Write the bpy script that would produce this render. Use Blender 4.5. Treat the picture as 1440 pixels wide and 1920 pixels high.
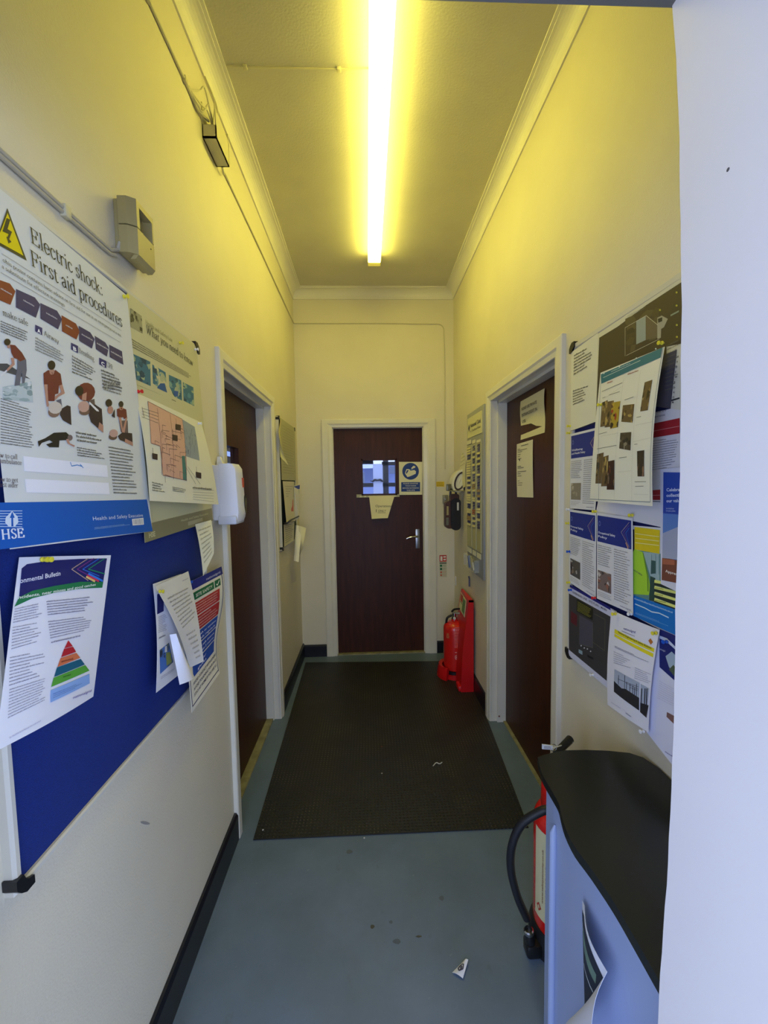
import bpy, bmesh, math, random
from mathutils import Vector, Matrix
from mathutils.geometry import tessellate_polygon

for o in list(bpy.data.objects):
    bpy.data.objects.remove(o, do_unlink=True)
C = bpy.context.scene.collection
SC = bpy.context.scene

# ------------------------------------------------------------------ camera
F_PX, YAW, PITCH, ROLL, CAM_H = 775.0, 0.03962, -0.06758, 0.01574, 1.5013
def ray(px, py):
    x, y, z = (px - 720) / F_PX, 1.0, -(py - 960) / F_PX
    c, s = math.cos(ROLL), math.sin(ROLL); x, z = c*x + s*z, -s*x + c*z
    c, s = math.cos(PITCH), math.sin(PITCH); y, z = c*y - s*z, s*y + c*z
    c, s = math.cos(YAW), math.sin(YAW); x, y = c*x + s*y, -s*x + c*y
    return Vector((x, y, z))
CAM = Vector((0, 0, CAM_H))
def proj(P):
    x, y, z = P[0], P[1], P[2] - CAM_H
    c, s = math.cos(YAW), math.sin(YAW); x, y = c*x - s*y, s*x + c*y
    c, s = math.cos(PITCH), math.sin(PITCH); y, z = c*y + s*z, -s*y + c*z
    c, s = math.cos(ROLL), math.sin(ROLL); x, z = c*x - s*z, s*x + c*z
    return 720 + F_PX*x/y, 960 - F_PX*z/y
cam_d = bpy.data.cameras.new('camera'); cam = bpy.data.objects.new('camera', cam_d); C.objects.link(cam)
fw = ray(720, 960).normalized(); rt = (ray(720+F_PX, 960) - ray(720, 960)).normalized(); up = rt.cross(fw)
cam.matrix_world = Matrix(((rt.x, up.x, -fw.x, 0), (rt.y, up.y, -fw.y, 0), (rt.z, up.z, -fw.z, CAM_H), (0, 0, 0, 1)))
cam_d.sensor_fit = 'HORIZONTAL'; cam_d.sensor_width = 36; cam_d.lens = F_PX/1440*36
cam_d.clip_start = 0.02
SC.camera = cam

# ------------------------------------------------------------------ light and exposure
DAY = (0.60, 0.71, 1.05)            # overcast daylight that comes in through the doorway behind the camera
DAY_STRENGTH = 3.9
LAMP_COL = (1.0, 0.88, 0.15); LAMP_STRENGTH = 18.0
w = bpy.data.worlds.new('overcast_sky'); SC.world = w; w.use_nodes = True
w.node_tree.nodes['Background'].inputs[0].default_value = (*DAY, 1)
w.node_tree.nodes['Background'].inputs[1].default_value = DAY_STRENGTH
pl = bpy.data.lights.new('doorway_daylight_portal', 'AREA'); po = bpy.data.objects.new('doorway_daylight_portal', pl); C.objects.link(po)
pl.shape = 'RECTANGLE'; pl.size = 0.95; pl.size_y = 2.1; po.location = (-0.06, 0.24, 1.05)
po.rotation_euler = (math.radians(90), 0, 0); pl.cycles.is_portal = True
SC.view_settings.view_transform = 'Standard'; SC.view_settings.look = 'None'
SC.view_settings.exposure = 0.0; SC.view_settings.gamma = 1.0
SC.view_settings.use_curve_mapping = False

# ------------------------------------------------------------------ dimensions (metres)
XL, XR, YE, ZC = -0.5892, 0.7533, 3.5647, 3.1161
def at(px, py, ax, val):
    d = ray(px, py); i = 'XYZ'.index(ax); t = (val - CAM[i]) / d[i]
    return CAM + d*t
def onL(px, py, off=0): return at(px, py, 'X', XL + off)
def onR(px, py, off=0): return at(px, py, 'X', XR - off)
def onE(px, py, off=0): return at(px, py, 'Y', YE - off)
def onF(px, py, z=0): return at(px, py, 'Z', z)

# ------------------------------------------------------------------ materials
def lin(h):
    if isinstance(h, str):
        h = h.lstrip('#'); h = tuple(int(h[i:i+2], 16)/255 for i in (0, 2, 4))
    return tuple(c/12.92 if c <= 0.04045 else ((c+0.055)/1.055)**2.4 for c in h)
MATS = {}
def mat(name, col, rough=.5, metal=0, var=0, scale=8, bump=0, bscale=60, emit=0, trans=0, stretch=None, alpha=1, coat=0):
    if name in MATS: return MATS[name]
    m = bpy.data.materials.new(name); m.use_nodes = True; MATS[name] = m
    nt = m.node_tree; N = nt.nodes; L = nt.links; b = N['Principled BSDF']
    c = lin(col)
    b.inputs['Base Color'].default_value = (*c, 1); b.inputs['Roughness'].default_value = rough
    b.inputs['Metallic'].default_value = metal
    if coat: b.inputs['Coat Weight'].default_value = coat
    if trans: b.inputs['Transmission Weight'].default_value = trans
    if alpha < 1: b.inputs['Alpha'].default_value = alpha
    if emit:
        b.inputs['Emission Color'].default_value = (*c, 1); b.inputs['Emission Strength'].default_value = emit
    if var or bump:
        tc = N.new('ShaderNodeTexCoord'); mp = N.new('ShaderNodeMapping'); L.new(tc.outputs['Object'], mp.inputs[0])
        if stretch: mp.inputs['Scale'].default_value = stretch
    if var:
        n = N.new('ShaderNodeTexNoise'); n.inputs['Scale'].default_value = scale; n.inputs['Detail'].default_value = 6
        L.new(mp.outputs[0], n.inputs['Vector'])
        r = N.new('ShaderNodeValToRGB'); r.color_ramp.elements[0].position = .3; r.color_ramp.elements[1].position = .7
        r.color_ramp.elements[0].color = (*[max(0, x*(1-var)) for x in c], 1)
        r.color_ramp.elements[1].color = (*[min(1, x*(1+var)) for x in c], 1)
        L.new(n.outputs[0], r.inputs[0]); L.new(r.outputs[0], b.inputs['Base Color'])
    if bump:
        n2 = N.new('ShaderNodeTexNoise'); n2.inputs['Scale'].default_value = bscale; n2.inputs['Detail'].default_value = 4
        L.new(mp.outputs[0], n2.inputs['Vector'])
        bp_ = N.new('ShaderNodeBump'); bp_.inputs['Strength'].default_value = bump; bp_.inputs['Distance'].default_value = .003
        L.new(n2.outputs[0], bp_.inputs['Height']); L.new(bp_.outputs[0], b.inputs['Normal'])
    return m
def ink(h):
    return mat('print_' + h.strip('#'), h, .55)

PAINT = mat('cream_wall_paint', '#ded7bf', .55, var=.035, scale=3, bump=.35, bscale=220)
CEIL = mat('cream_ceiling_paint', '#cfcab4', .6, var=.04, scale=4, bump=.3, bscale=120)
COVE = mat('white_cornice_paint', '#e6e2d2', .5, var=.02, scale=6)
GREYPAINT = mat('white_partition_paint', '#e0dcda', .5, var=.02, scale=4, bump=.04, bscale=150)
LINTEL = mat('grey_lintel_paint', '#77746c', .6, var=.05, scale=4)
GLOSS = mat('white_gloss_woodwork', '#e2decc', .28, var=.025, scale=9)
SKIRT = mat('navy_black_skirting', '#14161f', .35, var=.25, scale=12)
DOORM = mat('dark_brown_door', '#3e1c08', .45, var=.28, scale=5, stretch=(7, 7, .8), bump=.05)
DOORM.node_tree.nodes['Principled BSDF'].inputs['Specular IOR Level'].default_value = .28
EDGE = mat('worn_timber_threshold', '#8f8a66', .6, var=.3, scale=20)
ALU = mat('brushed_aluminium', '#b9bdc0', .35, metal=.9)
ALUP = mat('grey_anodised_frame', '#d6d3c4', .35)
BLACKP = mat('black_plastic', '#16171a', .35)
WHITEP = mat('white_plastic', '#e6e6e6', .3)
BEIGEP = mat('beige_plastic', '#ada06c', .4, var=.03)
FELT = mat('blue_noticeboard_felt', '#03287a', .85, var=.12, scale=300, bump=.5, bscale=500)
RED = mat('red_extinguisher_enamel', '#d9221c', .25, coat=.4)
REDP = mat('red_stand_plastic', '#cc1016', .38)
CHROME = mat('chrome', '#d0d2d4', .15, metal=1)
STEEL = mat('satin_steel', '#a6a8a8', .3, metal=.9)
CABLE = mat('painted_cable', '#cfc9a8', .5)
GLASS = mat('clear_glass', '#ffffff', .0, trans=1)
GLASS.node_tree.nodes['Principled BSDF'].inputs['IOR'].default_value = 1.12
RUBBER = mat('black_rubber', '#17181c', .5)

def floor_mat():
    m = mat('blue_grey_floor_paint', '#627490', .42)
    nt = m.node_tree; N = nt.nodes; L = nt.links; b = N['Principled BSDF']
    tc = N.new('ShaderNodeTexCoord')
    n1 = N.new('ShaderNodeTexNoise'); n1.inputs['Scale'].default_value = 2.6; n1.inputs['Detail'].default_value = 8; n1.inputs['Roughness'].default_value = .65
    n2 = N.new('ShaderNodeTexNoise'); n2.inputs['Scale'].default_value = 16; n2.inputs['Detail'].default_value = 3
    n3 = N.new('ShaderNodeTexNoise'); n3.inputs['Scale'].default_value = 44; n3.inputs['Detail'].default_value = 2
    for n in (n1, n2, n3): L.new(tc.outputs['Object'], n.inputs['Vector'])
    def ramp(src, p0, p1, c0, c1):
        r = N.new('ShaderNodeValToRGB'); e = r.color_ramp.elements
        e[0].position = p0; e[1].position = p1; e[0].color = (*c0, 1); e[1].color = (*c1, 1)
        L.new(src, r.inputs[0]); return r.outputs[0]
    a = ramp(n1.outputs[0], .35, .68, lin('#5b6d80'), lin('#6b7e96'))
    s = ramp(n2.outputs[0], .66, .76, (0, 0, 0), (.3, .3, .3))
    s2 = ramp(n3.outputs[0], .73, .78, (0, 0, 0), (.35, .35, .35))
    mx = N.new('ShaderNodeMixRGB'); L.new(s, mx.inputs[0]); L.new(a, mx.inputs[1]); mx.inputs[2].default_value = (*lin('#4b5350'), 1)
    mx2 = N.new('ShaderNodeMixRGB'); L.new(s2, mx2.inputs[0]); L.new(mx.outputs[0], mx2.inputs[1]); mx2.inputs[2].default_value = (*lin('#8b97a0'), 1)
    L.new(mx2.outputs[0], b.inputs['Base Color'])
    bu = N.new('ShaderNodeBump'); bu.inputs['Strength'].default_value = .12; bu.inputs['Distance'].default_value = .004
    L.new(n2.outputs[0], bu.inputs['Height']); L.new(bu.outputs[0], b.inputs['Normal'])
    return m
def matting_mat():
    m = mat('dimpled_black_rubber_matting', '#22231f', .5)
    nt = m.node_tree; N = nt.nodes; L = nt.links; b = N['Principled BSDF']
    tc = N.new('ShaderNodeTexCoord'); sp = N.new('ShaderNodeSeparateXYZ'); L.new(tc.outputs['Object'], sp.inputs[0])
    outs = []
    for k in (0, 1):
        a = N.new('ShaderNodeMath'); a.operation = 'MULTIPLY'; a.inputs[1].default_value = 2*math.pi/.0165; L.new(sp.outputs[k], a.inputs[0])
        s = N.new('ShaderNodeMath'); s.operation = 'SINE'; L.new(a.outputs[0], s.inputs[0]); outs.append(s)
    mu = N.new('ShaderNodeMath'); mu.operation = 'MINIMUM'; L.new(outs[0].outputs[0], mu.inputs[0]); L.new(outs[1].outputs[0], mu.inputs[1])
    cl = N.new('ShaderNodeMath'); cl.operation = 'MAXIMUM'; cl.inputs[1].default_value = 0.; L.new(mu.outputs[0], cl.inputs[0])
    n1 = N.new('ShaderNodeTexNoise'); n1.inputs['Scale'].default_value = 5.5; n1.inputs['Detail'].default_value = 5
    n2 = N.new('ShaderNodeTexNoise'); n2.inputs['Scale'].default_value = 70; n2.inputs['Detail'].default_value = 2
    for n in (n1, n2): L.new(tc.outputs['Object'], n.inputs['Vector'])
    r = N.new('ShaderNodeValToRGB'); e = r.color_ramp.elements; e[0].position = .45; e[1].position = .75
    e[0].color = (0.03, 0.03, 0.03, 1); e[1].color = (.6, .6, .6, 1); L.new(n1.outputs[0], r.inputs[0])
    d = N.new('ShaderNodeMath'); d.operation = 'MULTIPLY'; L.new(cl.outputs[0], d.inputs[0]); L.new(r.outputs[0], d.inputs[1])
    d2 = N.new('ShaderNodeMath'); d2.operation = 'MULTIPLY'; L.new(d.outputs[0], d2.inputs[0]); L.new(n2.outputs[0], d2.inputs[1])
    mx = N.new('ShaderNodeMixRGB'); L.new(d2.outputs[0], mx.inputs[0]); mx.inputs[1].default_value = (*lin('#1c1e20'), 1); mx.inputs[2].default_value = (*lin('#b0a888'), 1)
    L.new(mx.outputs[0], b.inputs['Base Color'])
    bu = N.new('ShaderNodeBump'); bu.inputs['Strength'].default_value = .8; bu.inputs['Distance'].default_value = .003
    L.new(cl.outputs[0], bu.inputs['Height']); L.new(bu.outputs[0], b.inputs['Normal'])
    return m

# ------------------------------------------------------------------ mesh builder
class MB:
    def __init__(s): s.v = []; s.f = []; s.m = []; s.mats = []; s.sm = []
    def mi(s, m):
        if m not in s.mats: s.mats.append(m)
        return s.mats.index(m)
    def add(s, vs, fs, m, smooth=False):
        b = len(s.v); s.v += [tuple(x) for x in vs]; k = s.mi(m)
        for f in fs: s.f.append([b+i for i in f]); s.m.append(k); s.sm.append(smooth)
        return s
    def box(s, x0, x1, y0, y1, z0, z1, m, bev=0):
        if bev: return s.rbox(x0, x1, y0, y1, z0, z1, m, bev)
        vs = [(x, y, z) for x in (x0, x1) for y in (y0, y1) for z in (z0, z1)]
        return s.add(vs, [(0,1,3,2),(4,6,7,5),(0,4,5,1),(2,3,7,6),(0,2,6,4),(1,5,7,3)], m)
    def rbox(s, x0, x1, y0, y1, z0, z1, m, r, seg=2):
        bm = bmesh.new(); bmesh.ops.create_cube(bm, size=1)
        bmesh.ops.scale(bm, vec=(abs(x1-x0), abs(y1-y0), abs(z1-z0)), verts=bm.verts)
        bmesh.ops.translate(bm, vec=((x0+x1)/2, (y0+y1)/2, (z0+z1)/2), verts=bm.verts)
        bmesh.ops.bevel(bm, geom=bm.edges[:], offset=r, segments=seg, affect='EDGES', profile=.5)
        bm.verts.ensure_lookup_table()
        s.add([v.co[:] for v in bm.verts], [[v.index for v in f.verts] for f in bm.faces], m, True)
        bm.free(); return s
    def prism(s, pts, off, m, smooth=False):
        # closed polygon pts (3D) pushed along vector off
        n = len(pts); off = Vector(off)
        vs = [Vector(p) for p in pts] + [Vector(p)+off for p in pts]
        fs = [tuple(range(n)), tuple(range(2*n-1, n-1, -1))] + [(i, (i+1) % n, n+(i+1) % n, n+i) for i in range(n)]
        return s.add(vs, fs, m, smooth)
    def tube(s, pts, r, m, seg=10, caps=True):
        pts = [Vector(p) for p in pts]; n = len(pts); rs = r if isinstance(r, (list, tuple)) else [r]*n
        vs = []; prev = None
        for i, p in enumerate(pts):
            t = (pts[min(i+1, n-1)] - pts[max(i-1, 0)]).normalized()
            if prev is None:
                a = Vector((0, 0, 1)) if abs(t.z) < .9 else Vector((1, 0, 0)); u = t.cross(a).normalized()
            else:
                u = (prev - t*prev.dot(t)).normalized()
            prev = u; v = t.cross(u)
            vs += [p + (u*math.cos(2*math.pi*k/seg) + v*math.sin(2*math.pi*k/seg))*rs[i] for k in range(seg)]
        fs = [(i*seg+k, i*seg+(k+1) % seg, (i+1)*seg+(k+1) % seg, (i+1)*seg+k) for i in range(n-1) for k in range(seg)]
        if caps: fs += [tuple(range(seg-1, -1, -1)), tuple((n-1)*seg+k for k in range(seg))]
        return s.add(vs, fs, m, True)
    def lathe(s, prof, o, axis, m, seg=24):
        # prof: list of (r, h) along axis from origin o
        ax = Vector(axis).normalized(); a = Vector((0, 0, 1)) if abs(ax.z) < .9 else Vector((1, 0, 0))
        u = ax.cross(a).normalized(); v = ax.cross(u); o = Vector(o); vs = []
        for r, h in prof:
            vs += [o + ax*h + (u*math.cos(2*math.pi*k/seg) + v*math.sin(2*math.pi*k/seg))*max(r, 1e-5) for k in range(seg)]
        n = len(prof)
        fs = [(i*seg+k, i*seg+(k+1) % seg, (i+1)*seg+(k+1) % seg, (i+1)*seg+k) for i in range(n-1) for k in range(seg)]
        return s.add(vs, fs, m, True)
    def build(s, name, parent=None, auto=True):
        me = bpy.data.meshes.new(name); me.from_pydata(s.v, [], s.f)
        for m in s.mats: me.materials.append(m)
        me.polygons.foreach_set('material_index', s.m); me.polygons.foreach_set('use_smooth', s.sm)
        me.update()
        o = bpy.data.objects.new(name, me); C.objects.link(o)
        if parent is not None:
            o.parent = parent; o.matrix_parent_inverse = Matrix.Translation(-parent.location)
        if any(s.sm):
            bm = bmesh.new(); bm.from_mesh(me); bmesh.ops.recalc_face_normals(bm, faces=bm.faces)
            for e in bm.edges:
                if len(e.link_faces) == 2 and e.calc_face_angle(0) > math.radians(38): e.smooth = False
            bm.to_mesh(me); bm.free()
        return o
def catmull(pts, k=8):
    pts = [Vector(p) for p in pts]; P = [pts[0]*2-pts[1]] + pts + [pts[-1]*2-pts[-2]]; out = []
    for i in range(1, len(P)-2):
        for j in range(k):
            t = j/k; a, b, c, d = P[i-1:i+3]
            out.append(.5*((2*b) + (c-a)*t + (2*a-5*b+4*c-d)*t*t + (-a+3*b-3*c+d)*t**3))
    return out + [pts[-1]]

def tag(o, label, cat, group=None):
    o['label'] = label; o['category'] = cat
    if group: o['group'] = group
    return o
def struct(o): o['kind'] = 'structure'; return o
def thing(name, loc, label, cat, group=None):
    o = bpy.data.objects.new(name, None); C.objects.link(o); o.location = loc; o.empty_display_size = .05
    return tag(o, label, cat, group)
def sroot(name, loc):
    o = bpy.data.objects.new(name, None); C.objects.link(o); o.location = loc; o.empty_display_size = .05
    return struct(o)

# ------------------------------------------------------------------ lettering
_TX = {}
def glyph_mesh(s, bold=0, spacing=1.0):
    k = (s, bold, spacing)
    if k in _TX: return _TX[k]
    cu = bpy.data.curves.new('lettering', 'FONT'); cu.body = s; cu.size = 1; cu.resolution_u = 2; cu.offset = bold; cu.space_character = spacing
    ob = bpy.data.objects.new('lettering', cu); C.objects.link(ob)
    dg = bpy.context.evaluated_depsgraph_get(); dg.update(); me = ob.evaluated_get(dg).to_mesh()
    vs = [tuple(v.co[:2]) for v in me.vertices]; fs = [tuple(p.vertices) for p in me.polygons]
    ob.evaluated_get(dg).to_mesh_clear(); bpy.data.objects.remove(ob, do_unlink=True); bpy.data.curves.remove(cu)
    x0 = min(v[0] for v in vs); x1 = max(v[0] for v in vs)
    _TX[k] = ([((x-x0), y) for x, y in vs], fs, x1-x0, .729)
    return _TX[k]

# hand drawn old-style serif letters: l = straight, c = curve, s = serif (x, y, half width)
SERIF = {
'E': (.62, [('l',(.14,0),(.14,.68)),('l',(.05,.665),(.5,.665)),('l',(.14,.36),(.4,.36)),('l',(.05,.015),(.54,.015)),('l',(.5,.67),(.52,.53)),('l',(.4,.44),(.4,.28)),('l',(.54,0),(.57,.16))]),
'F': (.56, [('l',(.14,0),(.14,.68)),('l',(.05,.665),(.5,.665)),('l',(.14,.35),(.4,.35)),('l',(.5,.67),(.52,.52)),('l',(.4,.43),(.4,.27)),('s',.14,0,.1)]),
'W': (.95, [('l',(.1,.68),(.28,0)),('l',(.28,0),(.46,.6)),('l',(.4,.68),(.62,0)),('l',(.62,0),(.84,.68)),('s',.1,.68,.09),('s',.42,.68,.09),('s',.84,.68,.09)]),
'H': (.74, [('l',(.14,0),(.14,.68)),('l',(.58,0),(.58,.68)),('l',(.14,.35),(.58,.35)),('s',.14,0,.09),('s',.58,0,.09),('s',.14,.68,.09),('s',.58,.68,.09)]),
'A': (.68, [('l',(.09,0),(.33,.68)),('l',(.33,.68),(.6,0)),('l',(.17,.23),(.5,.23)),('s',.09,0,.08),('s',.6,0,.09)]),
'B': (.6, [('l',(.13,0),(.13,.68)),('c',(.13,.67),(.36,.66),(.45,.52),(.36,.37),(.13,.35)),('c',(.13,.35),(.42,.34),(.52,.18),(.42,.03),(.13,.01)),('s',.1,0,.07),('s',.1,.68,.07)]),
'C': (.66, [('c',(.58,.54),(.5,.66),(.32,.68),(.12,.56),(.08,.34),(.14,.1),(.34,0),(.52,.04),(.6,.16))]),
'P': (.56, [('l',(.14,0),(.14,.68)),('c',(.14,.67),(.4,.66),(.5,.5),(.4,.34),(.14,.32)),('s',.14,0,.1),('s',.11,.68,.07)]),
'R': (.64, [('l',(.14,0),(.14,.68)),('c',(.14,.67),(.38,.66),(.48,.51),(.38,.36),(.14,.35)),('l',(.32,.35),(.58,0)),('s',.14,0,.1),('s',.11,.68,.07)]),
'S': (.5, [('c',(.42,.55),(.36,.66),(.2,.67),(.1,.55),(.16,.42),(.34,.3),(.42,.16),(.34,.02),(.18,0),(.08,.13))]),
'L': (.56, [('l',(.14,0),(.14,.68)),('l',(.05,.015),(.5,.015)),('l',(.5,0),(.53,.16)),('s',.14,.68,.09)]),
'a': (.45, [('c',(.09,.36),(.18,.46),(.3,.43),(.33,.34),(.33,.1),(.41,.02)),('c',(.33,.28),(.15,.22),(.08,.12),(.14,.01),(.25,.02),(.33,.1))]),
'b': (.5, [('l',(.11,.02),(.11,.74)),('c',(.11,.34),(.25,.46),(.4,.4),(.44,.23),(.38,.04),(.24,0),(.11,.08)),('l',(.04,.72),(.11,.74))]),
'c': (.42, [('c',(.37,.36),(.28,.46),(.14,.42),(.07,.24),(.13,.05),(.25,0),(.38,.09))]),
'd': (.5, [('l',(.38,0),(.38,.74)),('c',(.38,.36),(.26,.46),(.12,.4),(.06,.22),(.12,.04),(.24,0),(.38,.1)),('l',(.3,.72),(.38,.74)),('l',(.38,.01),(.46,.01))]),
'e': (.45, [('c',(.08,.25),(.39,.27),(.36,.4),(.25,.46),(.12,.4),(.07,.22),(.13,.04),(.25,0),(.4,.1))]),
'f': (.32, [('l',(.14,0),(.14,.58)),('c',(.14,.56),(.18,.71),(.3,.74),(.36,.67)),('l',(.05,.44),(.28,.44)),('s',.14,0,.08)]),
'g': (.46, [('c',(.24,.46),(.1,.38),(.1,.22),(.24,.14),(.37,.22),(.37,.38),(.24,.46)),('c',(.16,.17),(.09,.07),(.2,.01),(.38,-.02),(.42,-.12),(.28,-.22),(.1,-.18),(.08,-.08),(.2,.01)),('l',(.34,.42),(.45,.45))]),
'h': (.52, [('l',(.12,0),(.12,.74)),('c',(.12,.33),(.25,.46),(.37,.42),(.39,.28),(.39,0)),('s',.12,0,.07),('s',.39,0,.07),('l',(.04,.72),(.12,.74))]),
'i': (.25, [('l',(.13,0),(.13,.44)),('s',.13,0,.08),('l',(.05,.43),(.13,.45)),('l',(.13,.61),(.13,.67))]),
'k': (.52, [('l',(.12,0),(.12,.74)),('l',(.12,.18),(.38,.44)),('l',(.22,.27),(.44,0)),('s',.12,0,.07),('s',.43,0,.06),('s',.36,.44,.07),('l',(.04,.72),(.12,.74))]),
'l': (.25, [('l',(.13,0),(.13,.74)),('s',.13,0,.08),('l',(.05,.72),(.13,.74))]),
'm': (.78, [('l',(.12,0),(.12,.44)),('c',(.12,.33),(.24,.46),(.36,.42),(.38,.28),(.38,0)),('c',(.38,.33),(.5,.46),(.62,.42),(.64,.28),(.64,0)),('s',.12,0,.07),('s',.38,0,.07),('s',.64,0,.07),('l',(.05,.43),(.12,.45))]),
'n': (.52, [('l',(.12,0),(.12,.44)),('c',(.12,.33),(.25,.46),(.37,.42),(.39,.28),(.39,0)),('s',.12,0,.07),('s',.39,0,.07),('l',(.05,.43),(.12,.45))]),
'o': (.49, [('c',(.25,.46),(.12,.4),(.06,.23),(.12,.06),(.25,0),(.38,.06),(.44,.23),(.38,.4),(.25,.46))]),
'p': (.5, [('l',(.12,-.22),(.12,.44)),('c',(.12,.34),(.25,.46),(.4,.4),(.44,.23),(.38,.04),(.24,0),(.12,.08)),('s',.12,-.22,.08),('l',(.04,.43),(.12,.45))]),
'r': (.37, [('l',(.12,0),(.12,.44)),('c',(.12,.3),(.2,.43),(.3,.46),(.35,.41)),('s',.12,0,.08),('l',(.05,.43),(.12,.45))]),
's': (.38, [('c',(.31,.37),(.24,.46),(.12,.44),(.08,.35),(.16,.26),(.28,.19),(.31,.1),(.22,0),(.11,.01),(.06,.1))]),
't': (.31, [('c',(.14,.56),(.14,.3),(.14,.1),(.2,0),(.31,.05)),('l',(.05,.44),(.28,.44))]),
'u': (.52, [('c',(.12,.44),(.12,.14),(.2,.01),(.32,.04),(.39,.14)),('l',(.39,0),(.39,.44)),('l',(.05,.44),(.12,.44)),('l',(.32,.44),(.39,.44)),('l',(.39,.01),(.46,.01))]),
'w': (.7, [('l',(.07,.44),(.2,0)),('l',(.2,0),(.34,.42)),('l',(.32,.44),(.46,0)),('l',(.46,0),(.62,.44)),('s',.07,.44,.07),('s',.62,.44,.06)]),
'y': (.5, [('l',(.08,.44),(.25,0)),('c',(.42,.44),(.27,.02),(.17,-.2),(.06,-.19)),('s',.08,.44,.07),('s',.42,.44,.06)]),
':': (.25, [('l',(.12,0),(.12,.07)),('l',(.12,.35),(.12,.42))]), ' ': (.24, []),
}
def serif_mesh(s, bold=0, spacing=1.0, it=0):
    k = ('serif', s, bold)
    if k in _TX: return _TX[k]
    vs = []; fs = []; x = 0; A, B = .041+bold, .015+bold*.6
    def quad(p, q, a=A, b=B):
        d = Vector((q[0]-p[0], q[1]-p[1])); L = d.length or 1e-6; d /= L; n = Vector((-d.y, d.x))
        hw = math.hypot(a*n.x, b*n.y); e = d*min(.012, L*.3)
        i = len(vs)
        for c, sg in ((p, 1), (p, -1), (q, -1), (q, 1)):
            ex = e if c is q else -e
            vs.append((x + c[0] + n.x*hw*sg + ex.x, c[1] + n.y*hw*sg + ex.y))
        fs.append((i, i+1, i+2, i+3))
    for ch in s:
        adv, st = SERIF.get(ch, SERIF['o'])
        for t in st:
            if t[0] == 'l': quad(t[1], t[2])
            elif t[0] == 's': quad((t[1]-t[3], t[2]), (t[1]+t[3], t[2]), .02, .012+bold*.4)
            else:
                P = catmull([(a, b, 0) for a, b in t[1:]], 4)
                for a, b in zip(P[:-1], P[1:]): quad(a, b)
        x += adv
    vs = [(vx+.12*it*vy, vy) for vx, vy in vs]
    _TX[k] = (vs, fs, x, .68); return _TX[k]

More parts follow.
